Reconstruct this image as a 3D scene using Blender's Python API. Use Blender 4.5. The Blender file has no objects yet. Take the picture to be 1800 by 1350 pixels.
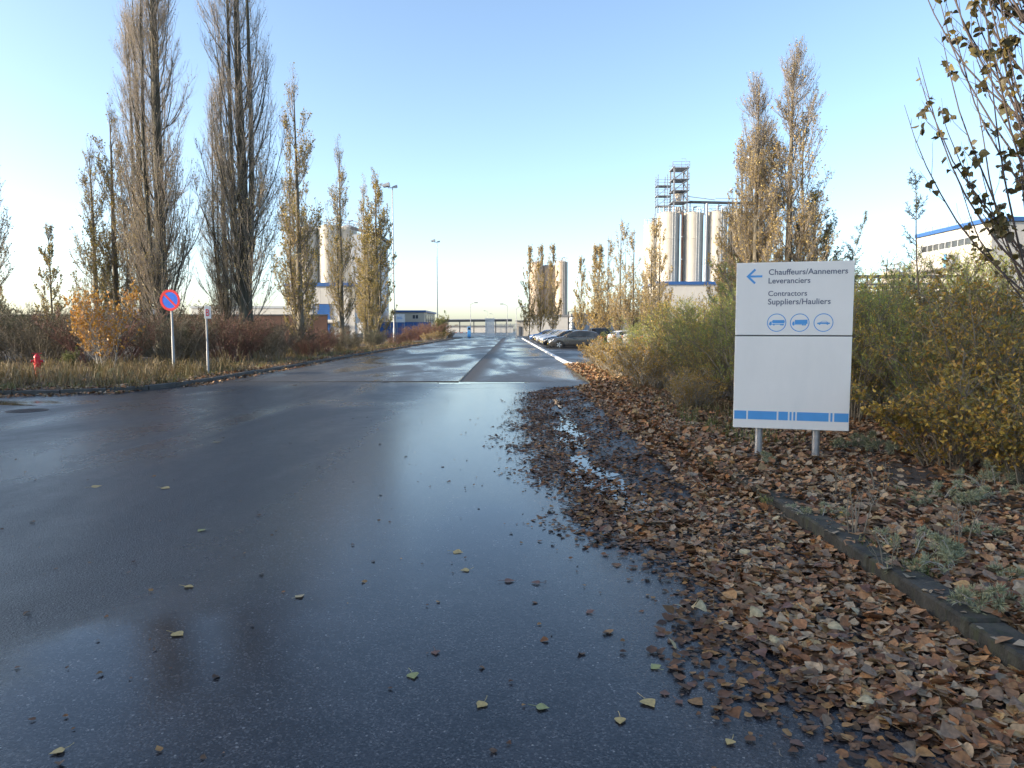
import bpy, math
import numpy as np
from mathutils import Vector

R = math.radians
PI = math.pi
scene = bpy.context.scene
COL = scene.collection

# ------------------------------------------------------------------ camera, sky, sun, exposure
PITCH = R(4.44)
CAM_H = 1.6
cam_d = bpy.data.cameras.new('camera')
cam_d.sensor_width = 36.0
cam_d.lens = 25.0
cam_d.clip_start = 0.05
cam_d.clip_end = 6000
cam = bpy.data.objects.new('camera', cam_d)
COL.objects.link(cam)
cam.location = (0, 0, CAM_H)
cam.rotation_euler = (PI / 2 - PITCH, 0, 0)
scene.camera = cam

SUN_EL = R(17)
SUN_XY = Vector((-1.0, -0.22)).normalized()
world = bpy.data.worlds.new('World')
scene.world = world
world.use_nodes = True
wn = world.node_tree
wn.nodes.clear()
w_out = wn.nodes.new('ShaderNodeOutputWorld')
w_bg = wn.nodes.new('ShaderNodeBackground')
sky = wn.nodes.new('ShaderNodeTexSky')
sky.sky_type = 'NISHITA'
sky.sun_disc = False
sky.sun_elevation = SUN_EL
sky.sun_rotation = math.atan2(SUN_XY.x, SUN_XY.y)
sky.altitude = 0
sky.air_density = 0.75
sky.dust_density = 1.4
sky.ozone_density = 2.6
w_bg.inputs['Strength'].default_value = 0.13
sky_gam = wn.nodes.new('ShaderNodeGamma')
sky_gam.inputs['Gamma'].default_value = 1.0
wn.links.new(sky.outputs[0], sky_gam.inputs['Color'])
tint = wn.nodes.new('ShaderNodeMix')
tint.data_type = 'RGBA'
tint.blend_type = 'MULTIPLY'
tint.inputs[0].default_value = 1.0
tint.inputs[7].default_value = (1.45, 1.32, 1.15, 1)
wn.links.new(sky_gam.outputs[0], tint.inputs[6])
wn.links.new(tint.outputs[2], w_bg.inputs['Color'])
wn.links.new(w_bg.outputs[0], w_out.inputs['Surface'])

sun_d = bpy.data.lights.new('sun', 'SUN')
sun_d.energy = 3.4
sun_d.angle = R(0.55)
sun_d.color = (1.0, 0.87, 0.68)
sun = bpy.data.objects.new('sun', sun_d)
COL.objects.link(sun)
sdir = Vector((SUN_XY.x * math.cos(SUN_EL), SUN_XY.y * math.cos(SUN_EL), math.sin(SUN_EL)))
sun.rotation_euler = (-sdir).to_track_quat('-Z', 'Y').to_euler()
sun.location = (-60, -20, 40)

scene.view_settings.view_transform = 'Standard'
scene.view_settings.look = 'None'
scene.view_settings.exposure = 1.45
scene.view_settings.gamma = 1.0
scene.view_settings.use_curve_mapping = False
scene.render.engine = 'CYCLES'
scene.cycles.max_bounces = 6
scene.cycles.diffuse_bounces = 3
scene.cycles.glossy_bounces = 3
scene.cycles.transmission_bounces = 3
scene.cycles.use_denoising = True


def gp(px, py, z=0.0):
    """Where the ray through a point of the 1800 x 1350 picture meets the ground."""
    u, v = (px - 900) / 1250, (675 - py) / 1250
    dy = math.cos(PITCH) + math.sin(PITCH) * v
    dz = v * math.cos(PITCH) - math.sin(PITCH)
    t = (z - CAM_H) / dz
    return Vector((u * t, dy * t, z))


# ------------------------------------------------------------------ materials
def nodes_of(name):
    m = bpy.data.materials.new(name)
    m.use_nodes = True
    nt = m.node_tree
    nt.nodes.clear()
    out = nt.nodes.new('ShaderNodeOutputMaterial')
    return m, nt, out


def N(nt, typ, **kw):
    n = nt.nodes.new(typ)
    for k, v in kw.items():
        if k.startswith('i_'):
            key = k[2:]
            key = int(key) if key.isdigit() else key.replace('_', ' ')
            n.inputs[key].default_value = v
        else:
            setattr(n, k, v)
    return n


def ramp(nt, stops, interp='LINEAR'):
    n = nt.nodes.new('ShaderNodeValToRGB')
    cr = n.color_ramp
    cr.interpolation = interp
    while len(cr.elements) < len(stops):
        cr.elements.new(0.5)
    for e, (p, c) in zip(cr.elements, stops):
        e.position = p
        e.color = c if len(c) == 4 else (*c, 1)
    return n


MATS = {}


def pm(name, base, rough=0.6, metal=0.0, var=0.18, scale=4.0, bump=0.0, bscale=60.0, dirt=None, stretch=(1, 1, 1)):
    """Procedural painted / mineral surface: mottled colour, uneven gloss, fine relief."""
    m, nt, out = nodes_of(name)
    L = nt.links.new
    tc = N(nt, 'ShaderNodeTexCoord')
    mp = N(nt, 'ShaderNodeMapping')
    mp.inputs['Scale'].default_value = stretch
    L(tc.outputs['Object'], mp.inputs['Vector'])
    n1 = N(nt, 'ShaderNodeTexNoise', i_Scale=scale, i_Detail=6.0, i_Roughness=0.6)
    L(mp.outputs[0], n1.inputs['Vector'])
    lo = tuple(max(0, c * (1 - var)) for c in base)
    hi = tuple(min(1, c * (1 + var)) for c in base)
    rp = ramp(nt, [(0.3, lo), (0.7, hi)])
    L(n1.outputs[0], rp.inputs[0])
    b = N(nt, 'ShaderNodeBsdfPrincipled', i_Metallic=metal)
    colsock = rp.outputs[0]
    if dirt:
        n2 = N(nt, 'ShaderNodeTexNoise', i_Scale=scale * 0.6, i_Detail=8.0, i_Roughness=0.7)
        mp2 = N(nt, 'ShaderNodeMapping')
        mp2.inputs['Scale'].default_value = (2.5, 2.5, 0.5)
        L(tc.outputs['Object'], mp2.inputs['Vector'])
        L(mp2.outputs[0], n2.inputs['Vector'])
        r2 = ramp(nt, [(0.5, (0, 0, 0)), (0.75, (1, 1, 1))])
        L(n2.outputs[0], r2.inputs[0])
        mx = N(nt, 'ShaderNodeMix', data_type='RGBA')
        mf = N(nt, 'ShaderNodeMath', operation='MULTIPLY')
        mf.inputs[1].default_value = 0.6
        L(r2.outputs[0], mf.inputs[0])
        L(mf.outputs[0], mx.inputs[0])
        L(colsock, mx.inputs[6])
        mx.inputs[7].default_value = (*dirt, 1)
        colsock = mx.outputs[2]
    L(colsock, b.inputs['Base Color'])
    mr = N(nt, 'ShaderNodeMapRange')
    mr.inputs[3].default_value = max(0.03, rough - 0.1)
    mr.inputs[4].default_value = min(1, rough + 0.1)
    L(n1.outputs[0], mr.inputs[0])
    L(mr.outputs[0], b.inputs['Roughness'])
    if bump > 0:
        nb = N(nt, 'ShaderNodeTexNoise', i_Scale=bscale, i_Detail=4.0)
        L(mp.outputs[0], nb.inputs['Vector'])
        bp = N(nt, 'ShaderNodeBump', i_Strength=bump, i_Distance=0.01)
        L(nb.outputs[0], bp.inputs['Height'])
        L(bp.outputs[0], b.inputs['Normal'])
    L(b.outputs[0], out.inputs['Surface'])
    MATS[name] = m
    return m


def leafmat(name, cols, rough=0.55, trans=0.25, spec=0.4):
    """Each leaf (mesh island) takes its own colour from the list."""
    m, nt, out = nodes_of(name)
    L = nt.links.new
    g = N(nt, 'ShaderNodeNewGeometry')
    k = len(cols)
    rp = ramp(nt, [(i / max(1, k), c) for i, c in enumerate(cols)], 'LINEAR')
    L(g.outputs['Random Per Island'], rp.inputs[0])
    tc = N(nt, 'ShaderNodeTexCoord')
    nz = N(nt, 'ShaderNodeTexNoise', i_Scale=55.0, i_Detail=3.0)
    L(tc.outputs['Object'], nz.inputs['Vector'])
    mr = N(nt, 'ShaderNodeMapRange')
    mr.inputs[1].default_value = 0.3
    mr.inputs[2].default_value = 0.7
    mr.inputs[3].default_value = 0.7
    mr.inputs[4].default_value = 1.3
    L(nz.outputs[0], mr.inputs[0])
    hs = N(nt, 'ShaderNodeHueSaturation')
    L(mr.outputs[0], hs.inputs['Value'])
    L(rp.outputs[0], hs.inputs['Color'])
    b = N(nt, 'ShaderNodeBsdfPrincipled', i_Roughness=rough)
    b.inputs['Specular IOR Level'].default_value = spec
    L(hs.outputs[0], b.inputs['Base Color'])
    if trans > 0:
        t = N(nt, 'ShaderNodeBsdfTranslucent')
        L(hs.outputs[0], t.inputs['Color'])
        mx = N(nt, 'ShaderNodeMixShader', i_0=trans)
        L(b.outputs[0], mx.inputs[1])
        L(t.outputs[0], mx.inputs[2])
        L(mx.outputs[0], out.inputs['Surface'])
    else:
        L(b.outputs[0], out.inputs['Surface'])
    MATS[name] = m
    return m


def glassmat(name, tint=(0.03, 0.04, 0.05), rough=0.05):
    m, nt, out = nodes_of(name)
    L = nt.links.new
    tc = N(nt, 'ShaderNodeTexCoord')
    nz = N(nt, 'ShaderNodeTexNoise', i_Scale=1.3)
    L(tc.outputs['Object'], nz.inputs['Vector'])
    rp = ramp(nt, [(0.3, tuple(c * 0.6 for c in tint)), (0.7, tuple(min(1, c * 1.6) for c in tint))])
    L(nz.outputs[0], rp.inputs[0])
    b = N(nt, 'ShaderNodeBsdfPrincipled', i_Roughness=rough, i_IOR=1.5)
    L(rp.outputs[0], b.inputs['Base Color'])
    L(b.outputs[0], out.inputs['Surface'])
    MATS[name] = m
    return m


def road_material(name, dark, light, rlo, rhi, seam=False, speck=True, pools=(), lane=False):
    """Wet asphalt: aggregate grain, pale stones, a film of water that is thicker in patches."""
    m, nt, out = nodes_of(name)
    L = nt.links.new
    tc = N(nt, 'ShaderNodeTexCoord')
    P = tc.outputs['Object']
    mpw = N(nt, 'ShaderNodeMapping')
    mpw.inputs['Scale'].default_value = (0.42, 0.13, 1)
    mpw.inputs['Location'].default_value = (1.3, 0.4, 0)
    L(P, mpw.inputs['Vector'])
    wet = N(nt, 'ShaderNodeTexNoise', i_Scale=1.0, i_Detail=5.0, i_Roughness=0.55, i_Distortion=0.6)
    L(mpw.outputs[0], wet.inputs['Vector'])
    fine = N(nt, 'ShaderNodeTexNoise', i_Scale=3.0, i_Detail=8.0, i_Roughness=0.7)
    L(P, fine.inputs['Vector'])
    add = N(nt, 'ShaderNodeMath', operation='MULTIPLY_ADD')
    add.inputs[1].default_value = 0.22
    L(fine.outputs[0], add.inputs[0])
    L(wet.outputs[0], add.inputs[2])
    mr = N(nt, 'ShaderNodeMapRange', interpolation_type='SMOOTHSTEP')
    mr.inputs[1].default_value = 0.46
    mr.inputs[2].default_value = 0.72
    mr.inputs[3].default_value = rlo
    mr.inputs[4].default_value = rhi
    L(add.outputs[0], mr.inputs[0])
    grain = N(nt, 'ShaderNodeTexNoise', i_Scale=110.0, i_Detail=4.0, i_Roughness=0.75)
    L(P, grain.inputs['Vector'])
    rp = ramp(nt, [(0.40, dark), (0.64, light)])
    mxv = N(nt, 'ShaderNodeMath', operation='MULTIPLY_ADD')
    mxv.inputs[1].default_value = 0.5
    L(grain.outputs[0], mxv.inputs[0])
    half = N(nt, 'ShaderNodeMath', operation='MULTIPLY')
    half.inputs[1].default_value = 0.5
    L(fine.outputs[0], half.inputs[0])
    L(half.outputs[0], mxv.inputs[2])
    L(mxv.outputs[0], rp.inputs[0])
    col = rp.outputs[0]
    vor = N(nt, 'ShaderNodeTexVoronoi', i_Scale=75.0)
    L(P, vor.inputs['Vector'])
    if speck:
        sep = N(nt, 'ShaderNodeSeparateColor')
        L(vor.outputs['Color'], sep.inputs[0])
        v2 = N(nt, 'ShaderNodeTexVoronoi', i_Scale=135.0)
        L(P, v2.inputs['Vector'])
        sep2 = N(nt, 'ShaderNodeSeparateColor')
        L(v2.outputs['Color'], sep2.inputs[0])
        st = ramp(nt, [(0.0, (0.0, 0.0, 0.0)), (0.55, (0.012, 0.012, 0.014)), (0.85, (0.030, 0.030, 0.031)), (1.0, (0.085, 0.082, 0.08))])
        L(sep2.outputs[0], st.inputs[0])
        sa = N(nt, 'ShaderNodeMix', data_type='RGBA', blend_type='ADD')
        sa.inputs[0].default_value = 1.0
        L(col, sa.inputs[6])
        L(st.outputs[0], sa.inputs[7])
        col = sa.outputs[2]
        g1 = N(nt, 'ShaderNodeMath', operation='GREATER_THAN')
        g1.inputs[1].default_value = 1.08
        sv = N(nt, 'ShaderNodeMath', operation='MULTIPLY_ADD')
        sv.inputs[1].default_value = 0.22
        L(fine.outputs[0], sv.inputs[0])
        L(sep.outputs[0], sv.inputs[2])
        L(sv.outputs[0], g1.inputs[0])
        l1 = N(nt, 'ShaderNodeMath', operation='LESS_THAN')
        L(vor.outputs['Distance'], l1.inputs[0])
        lsz = N(nt, 'ShaderNodeMath', operation='MULTIPLY')
        lsz.inputs[1].default_value = 0.5
        L(sep.outputs[1], lsz.inputs[0])
        L(lsz.outputs[0], l1.inputs[1])
        mul = N(nt, 'ShaderNodeMath', operation='MULTIPLY')
        L(g1.outputs[0], mul.inputs[0])
        L(l1.outputs[0], mul.inputs[1])
        mx = N(nt, 'ShaderNodeMix', data_type='RGBA')
        L(mul.outputs[0], mx.inputs[0])
        L(col, mx.inputs[6])
        mx.inputs[7].default_value = (0.20, 0.19, 0.18, 1)
        col = mx.outputs[2]
    rough_s = mr.outputs[0]
    if lane:
        # the wheel-worn strip down the road holds a more even film of water
        sl = N(nt, 'ShaderNodeSeparateXYZ')
        L(P, sl.inputs[0])
        off = N(nt, 'ShaderNodeMath', operation='MULTIPLY_ADD')
        off.inputs[1].default_value = 2.2
        L(wet.outputs[0], off.inputs[0])
        L(sl.outputs[0], off.inputs[2])
        dd = N(nt, 'ShaderNodeMath', operation='SUBTRACT')
        L(off.outputs[0], dd.inputs[0])
        dd.inputs[1].default_value = 0.45
        ab = N(nt, 'ShaderNodeMath', operation='ABSOLUTE')
        L(dd.outputs[0], ab.inputs[0])
        lm = N(nt, 'ShaderNodeMapRange', interpolation_type='SMOOTHSTEP')
        lm.inputs[1].default_value = 0.5
        lm.inputs[2].default_value = 2.1
        lm.inputs[3].default_value = 1.0
        lm.inputs[4].default_value = 0.0
        L(ab.outputs[0], lm.inputs[0])
        mxl = N(nt, 'ShaderNodeMix', data_type='FLOAT')
        L(lm.outputs[0], mxl.inputs[0])
        L(rough_s, mxl.inputs[2])
        mxl.inputs[3].default_value = 0.13
        rough_s = mxl.outputs[0]
    if pools:
        # shallow pools where the water stands a little deeper
        best = None
        wob = N(nt, 'ShaderNodeTexNoise', i_Scale=1.6, i_Detail=6.0, i_Roughness=0.65)
        L(P, wob.inputs['Vector'])
        for (px_, py_, rx_, ry_) in pools:
            mp_ = N(nt, 'ShaderNodeMapping')
            mp_.inputs['Location'].default_value = (-px_ / rx_, -py_ / ry_, 0)
            mp_.inputs['Scale'].default_value = (1 / rx_, 1 / ry_, 0)
            L(P, mp_.inputs['Vector'])
            ln_ = N(nt, 'ShaderNodeVectorMath', operation='LENGTH')
            L(mp_.outputs[0], ln_.inputs[0])
            if best is None:
                best = ln_.outputs['Value']
            else:
                mn = N(nt, 'ShaderNodeMath', operation='MINIMUM')
                L(best, mn.inputs[0])
                L(ln_.outputs['Value'], mn.inputs[1])
                best = mn.outputs[0]
        ad = N(nt, 'ShaderNodeMath', operation='MULTIPLY_ADD')
        ad.inputs[1].default_value = 1.5
        L(wob.outputs[0], ad.inputs[0])
        L(best, ad.inputs[2])
        pm_ = N(nt, 'ShaderNodeMapRange', interpolation_type='SMOOTHSTEP')
        pm_.inputs[1].default_value = 1.1
        pm_.inputs[2].default_value = 2.1
        pm_.inputs[3].default_value = 1.0
        pm_.inputs[4].default_value = 0.0
        L(ad.outputs[0], pm_.inputs[0])
        mxp = N(nt, 'ShaderNodeMix', data_type='FLOAT')
        L(pm_.outputs[0], mxp.inputs[0])
        L(rough_s, mxp.inputs[2])
        mxp.inputs[3].default_value = 0.09
        rough_s = mxp.outputs[0]
    if seam:
        # silt washed along the joint: dull brown band of uneven width
        sx = N(nt, 'ShaderNodeSeparateXYZ')
        L(P, sx.inputs[0])
        ds = N(nt, 'ShaderNodeMath', operation='MULTIPLY_ADD')
        ds.inputs[1].default_value = 0.9
        L(wet.outputs[0], ds.inputs[0])
        L(sx.outputs[0], ds.inputs[2])
        band = N(nt, 'ShaderNodeMapRange', interpolation_type='SMOOTHSTEP')
        band.inputs[1].default_value = -1.0
        band.inputs[2].default_value = -0.25
        band.inputs[3].default_value = 1.0
        band.inputs[4].default_value = 0.0
        L(ds.outputs[0], band.inputs[0])
        mx = N(nt, 'ShaderNodeMix', data_type='RGBA')
        L(band.outputs[0], mx.inputs[0])
        L(col, mx.inputs[6])
        mx.inputs[7].default_value = (0.05, 0.042, 0.036, 1)
        col = mx.outputs[2]
        mxr = N(nt, 'ShaderNodeMix', data_type='FLOAT')
        L(band.outputs[0], mxr.inputs[0])
        L(rough_s, mxr.inputs[2])
        mxr.inputs[3].default_value = 0.62
        rough_s = mxr.outputs[0]
    b = N(nt, 'ShaderNodeBsdfPrincipled', i_IOR=1.42)
    L(col, b.inputs['Base Color'])
    L(rough_s, b.inputs['Roughness'])
    hb = N(nt, 'ShaderNodeMath', operation='MULTIPLY_ADD')
    hb.inputs[1].default_value = 0.6
    L(vor.outputs['Distance'], hb.inputs[0])
    L(grain.outputs[0], hb.inputs[2])
    bs = N(nt, 'ShaderNodeMapRange')
    bs.inputs[1].default_value = 0.09 if pools else rlo
    bs.inputs[2].default_value = rhi
    bs.inputs[3].default_value = 0.06 if pools else 0.25
    bs.inputs[4].default_value = 0.75
    L(rough_s, bs.inputs[0])
    bp = N(nt, 'ShaderNodeBump', i_Distance=0.006)
    L(bs.outputs[0], bp.inputs['Strength'])
    L(hb.outputs[0], bp.inputs['Height'])
    L(bp.outputs[0], b.inputs['Normal'])
    L(b.outputs[0], out.inputs['Surface'])
    MATS[name] = m
    return m


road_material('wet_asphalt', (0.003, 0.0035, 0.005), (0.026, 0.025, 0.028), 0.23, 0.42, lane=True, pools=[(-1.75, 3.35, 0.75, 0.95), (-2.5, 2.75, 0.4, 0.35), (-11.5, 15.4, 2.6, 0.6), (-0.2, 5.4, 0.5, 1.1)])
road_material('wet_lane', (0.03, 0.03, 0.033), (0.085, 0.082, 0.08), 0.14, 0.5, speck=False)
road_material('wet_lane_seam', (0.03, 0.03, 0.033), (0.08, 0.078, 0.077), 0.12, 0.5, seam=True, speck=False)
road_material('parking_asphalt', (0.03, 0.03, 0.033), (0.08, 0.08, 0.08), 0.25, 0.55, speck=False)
pm('soil', (0.055, 0.04, 0.028), 0.9, var=0.5, scale=3, bump=0.8, bscale=30)
pm('far_ground', (0.10, 0.095, 0.06), 0.95, var=0.4, scale=0.15, bump=0.4, bscale=6)
pm('moss_kerb', (0.045, 0.041, 0.032), 0.95, var=0.6, scale=9, bump=1.0, bscale=45, dirt=(0.06, 0.072, 0.022))
pm('kerb_dark', (0.07, 0.065, 0.058), 0.8, var=0.4, scale=3, bump=0.6, bscale=40)
pm('kerb_white', (0.72, 0.72, 0.70), 0.6, var=0.1, scale=2, bump=0.2, bscale=40)
pm('paint_white', (0.74, 0.74, 0.72), 0.5, var=0.12, scale=5, dirt=(0.4, 0.38, 0.34))
pm('sign_white', (0.82, 0.80, 0.745), 0.42, var=0.03, scale=1.5, dirt=(0.74, 0.735, 0.69))
pm('sign_blue', (0.085, 0.33, 0.68), 0.42, var=0.05, scale=6)
pm('sign_text', (0.11, 0.12, 0.17), 0.5, var=0.05)
pm('sign_edge', (0.30, 0.30, 0.30), 0.5)
pm('galvanised', (0.42, 0.43, 0.44), 0.42, metal=0.65, var=0.15, scale=14, bump=0.1, bscale=40)
pm('pole_grey', (0.30, 0.30, 0.30), 0.5, metal=0.2, var=0.12, scale=3)
pm('traffic_red', (0.62, 0.03, 0.035), 0.4, var=0.08)
pm('traffic_blue', (0.02, 0.13, 0.62), 0.4, var=0.08)
pm('hydrant_red', (0.55, 0.02, 0.025), 0.35, var=0.15, scale=8, bump=0.15)
pm('iron', (0.035, 0.03, 0.028), 0.6, metal=0.3, var=0.4, scale=8, bump=0.5, dirt=(0.16, 0.05, 0.02))
pm('silo_cream', (0.52, 0.475, 0.40), 0.42, var=0.08, scale=0.7, dirt=(0.38, 0.345, 0.285))
pm('silo_brown', (0.40, 0.325, 0.25), 0.5, var=0.12, scale=0.6, dirt=(0.28, 0.22, 0.17))
pm('clad_white', (0.56, 0.53, 0.475), 0.5, var=0.06, scale=0.6, dirt=(0.5, 0.47, 0.42))
pm('clad_factory', (0.43, 0.415, 0.385), 0.5, var=0.05, scale=0.6, dirt=(0.37, 0.35, 0.32))
pm('clad_grey', (0.42, 0.44, 0.46), 0.5, var=0.06, scale=0.6, dirt=(0.36, 0.36, 0.36))
pm('clad_beige', (0.50, 0.44, 0.34), 0.6, var=0.08, scale=1.0)
pm('trim_blue', (0.03, 0.10, 0.28), 0.45, var=0.08)
pm('door_blue', (0.025, 0.11, 0.32), 0.45, var=0.12, scale=1.5)
pm('steel_grey', (0.30, 0.31, 0.33), 0.5, metal=0.3, var=0.15, scale=3)
pm('steel_dark', (0.07, 0.075, 0.085), 0.55, metal=0.2, var=0.2, scale=3)
pm('roof_grey', (0.20, 0.20, 0.20), 0.7, var=0.15)
pm('wall_brown', (0.085, 0.045, 0.035), 0.8, var=0.3, scale=1.2, bump=0.3, bscale=12)
pm('bark', (0.15, 0.13, 0.095), 0.9, var=0.45, scale=6, bump=0.9, bscale=22, stretch=(1, 1, 0.25))
pm('bark_moss', (0.075, 0.068, 0.047), 0.92, var=0.5, scale=6, bump=1.0, bscale=22, stretch=(1, 1, 0.25))
pm('twig_brown', (0.30, 0.255, 0.21), 0.8, var=0.3, scale=2)
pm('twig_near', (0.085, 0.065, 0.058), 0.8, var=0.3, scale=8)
pm('stem_pale', (0.34, 0.31, 0.26), 0.8, var=0.25, scale=6)
pm('stem_red', (0.19, 0.085, 0.065), 0.75, var=0.35, scale=3)
pm('stem_grey', (0.19, 0.16, 0.115), 0.85, var=0.35, scale=6)
pm('tyre', (0.02, 0.02, 0.021), 0.8, var=0.2)
pm('rim', (0.55, 0.56, 0.58), 0.3, metal=0.8, var=0.1)
pm('plastic_black', (0.02, 0.02, 0.022), 0.5, var=0.2)
pm('lamp_clear', (0.75, 0.77, 0.80), 0.12, var=0.08)
pm('lamp_red', (0.45, 0.015, 0.015), 0.2, var=0.1)
pm('plate_yellow', (0.75, 0.55, 0.05), 0.5, var=0.05)
glassmat('car_glass', (0.03, 0.038, 0.045), 0.04)
glassmat('window_glass', (0.22, 0.24, 0.25), 0.12)
glassmat('window_dark', (0.05, 0.055, 0.06), 0.1)


def watermat():
    m, nt, out = nodes_of('puddle_water')
    L = nt.links.new
    tc = N(nt, 'ShaderNodeTexCoord')
    nz = N(nt, 'ShaderNodeTexNoise', i_Scale=14.0, i_Detail=2.0)
    L(tc.outputs['Object'], nz.inputs['Vector'])
    b = N(nt, 'ShaderNodeBsdfPrincipled', i_Roughness=0.03, i_IOR=1.36)
    rp = ramp(nt, [(0.3, (0.018, 0.018, 0.02)), (0.7, (0.032, 0.030, 0.03))])
    L(nz.outputs[0], rp.inputs[0])
    L(rp.outputs[0], b.inputs['Base Color'])
    bp = N(nt, 'ShaderNodeBump', i_Strength=0.02, i_Distance=0.01)
    L(nz.outputs[0], bp.inputs['Height'])
    L(bp.outputs[0], b.inputs['Normal'])
    L(b.outputs[0], out.inputs['Surface'])
    MATS['puddle_water'] = m


watermat()

leafmat('litter', [(0.184, 0.084, 0.04), (0.282, 0.139, 0.065), (0.11, 0.055, 0.034), (0.392, 0.222, 0.107), (0.331, 0.15, 0.063), (0.196, 0.111, 0.061), (0.49, 0.322, 0.17), (0.294, 0.228, 0.153), (0.147, 0.076, 0.045), (0.368, 0.166, 0.063), (0.453, 0.3, 0.135), (0.08, 0.047, 0.032), (0.368, 0.277, 0.179)], rough=0.55, trans=0.06, spec=0.25)
leafmat('litter_wet', [(0.066, 0.037, 0.023), (0.12, 0.059, 0.032), (0.084, 0.046, 0.027), (0.168, 0.083, 0.043), (0.096, 0.061, 0.039), (0.145, 0.088, 0.053), (0.229, 0.104, 0.041), (0.049, 0.03, 0.021), (0.289, 0.157, 0.06)], rough=0.55, trans=0.0, spec=0.18)
leafmat('leaf_yellow', [(0.42, 0.30, 0.08), (0.36, 0.23, 0.07), (0.46, 0.34, 0.13)], 0.45, 0.1)
leafmat('leaf_pale', [(0.46, 0.38, 0.21), (0.42, 0.33, 0.18)], 0.45, 0.1)
leafmat('leaf_brown', [(0.18, 0.08, 0.04), (0.14, 0.065, 0.04)], 0.45, 0.1)
leafmat('leaf_green', [(0.22, 0.25, 0.08), (0.26, 0.27, 0.10)], 0.45, 0.1)
leafmat('poplar_olive', [(0.312, 0.24, 0.054), (0.416, 0.312, 0.072), (0.229, 0.187, 0.054), (0.54, 0.374, 0.08), (0.187, 0.177, 0.054)], 0.5, 0.3)
leafmat('poplar_gold', [(0.5, 0.343, 0.103), (0.367, 0.266, 0.086), (0.617, 0.452, 0.155), (0.294, 0.218, 0.086)], 0.5, 0.3)
leafmat('poplar_brown', [(0.391, 0.287, 0.138), (0.299, 0.218, 0.115), (0.46, 0.345, 0.161), (0.253, 0.196, 0.092), (0.345, 0.287, 0.103)], 0.55, 0.25)
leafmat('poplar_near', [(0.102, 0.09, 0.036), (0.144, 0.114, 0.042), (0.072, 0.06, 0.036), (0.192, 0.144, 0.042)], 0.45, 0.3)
leafmat('buckthorn', [(0.21, 0.288, 0.065), (0.284, 0.357, 0.093), (0.162, 0.221, 0.047), (0.338, 0.364, 0.102), (0.405, 0.35, 0.047)], 0.6, 0.2)
leafmat('buckthorn_dark', [(0.075, 0.098, 0.045), (0.1, 0.12, 0.06), (0.06, 0.072, 0.036), (0.14, 0.14, 0.07)], 0.6, 0.15)
leafmat('buckthorn_silver', [(0.29, 0.317, 0.2), (0.362, 0.375, 0.244), (0.205, 0.229, 0.137), (0.314, 0.305, 0.166)], 0.6, 0.15)
leafmat('shrub_yellow', [(0.484, 0.302, 0.049), (0.363, 0.242, 0.049), (0.556, 0.351, 0.054), (0.242, 0.2, 0.054), (0.508, 0.242, 0.049), (0.314, 0.254, 0.06), (0.181, 0.158, 0.054)], 0.5, 0.25)
leafmat('shrub_olive', [(0.212, 0.226, 0.051), (0.298, 0.28, 0.06), (0.447, 0.332, 0.051), (0.161, 0.18, 0.051), (0.472, 0.293, 0.051)], 0.5, 0.25)
leafmat('shrub_gold', [(0.438, 0.297, 0.052), (0.309, 0.244, 0.077), (0.515, 0.335, 0.045), (0.22, 0.193, 0.064), (0.412, 0.22, 0.045)], 0.5, 0.25)
leafmat('thicket', [(0.085, 0.068, 0.035), (0.065, 0.06, 0.03), (0.11, 0.08, 0.042), (0.07, 0.072, 0.032), (0.13, 0.085, 0.045)], 0.65, 0.2)
leafmat('dogwood', [(0.16, 0.098, 0.063), (0.124, 0.08, 0.052), (0.189, 0.138, 0.073)], 0.6, 0.25)
leafmat('sapling_orange', [(0.52, 0.26, 0.04), (0.46, 0.21, 0.04), (0.58, 0.33, 0.06), (0.40, 0.22, 0.05)], 0.5, 0.3)
leafmat('bush_green', [(0.10, 0.13, 0.04), (0.14, 0.16, 0.05), (0.19, 0.19, 0.06)], 0.55, 0.25)
leafmat('grass_dry', [(0.25, 0.18, 0.08), (0.2, 0.15, 0.06), (0.15, 0.13, 0.05), (0.31, 0.23, 0.12), (0.19, 0.13, 0.065)], 0.6, 0.25)
leafmat('grass_green', [(0.11, 0.15, 0.035), (0.15, 0.19, 0.045), (0.18, 0.18, 0.06)], 0.55, 0.25)

CARCOL = {'graphite grey': (0.055, 0.055, 0.056), 'black': (0.012, 0.013, 0.016), 'dark blue': (0.015, 0.03, 0.085), 'silver': (0.42, 0.43, 0.44),
          'white': (0.72, 0.72, 0.72), 'pale blue': (0.22, 0.30, 0.38), 'beige': (0.45, 0.42, 0.34), 'mid blue': (0.03, 0.09, 0.25)}
for cn, cc in CARCOL.items():
    mm = pm('paint ' + cn, cc, 0.25, metal=0.25, var=0.06, scale=2)
    for n in mm.node_tree.nodes:
        if n.type == 'BSDF_PRINCIPLED':
            n.inputs['Coat Weight'].default_value = 0.8
            n.inputs['Coat Roughness'].default_value = 0.06


# ------------------------------------------------------------------ mesh helpers
def link(name, me, mat, parent=None, loc=None):
    if mat is not None and len(me.materials) == 0:
        me.materials.append(MATS[mat] if isinstance(mat, str) else mat)
    o = bpy.data.objects.new(name, me)
    COL.objects.link(o)
    if parent is not None:
        o.parent = parent
    if loc is not None:
        o.location = loc
    return o


def tag(o, label=None, cat=None, group=None, kind=None):
    if label:
        o['label'] = label
    if cat:
        o['category'] = cat
    if group:
        o['group'] = group
    if kind:
        o['kind'] = kind
    return o


def empty(name, loc=(0, 0, 0), rz=0.0):
    o = bpy.data.objects.new(name, None)
    o.empty_display_size = 0.2
    o.location = loc
    o.rotation_euler = (0, 0, rz)
    COL.objects.link(o)
    return o


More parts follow.
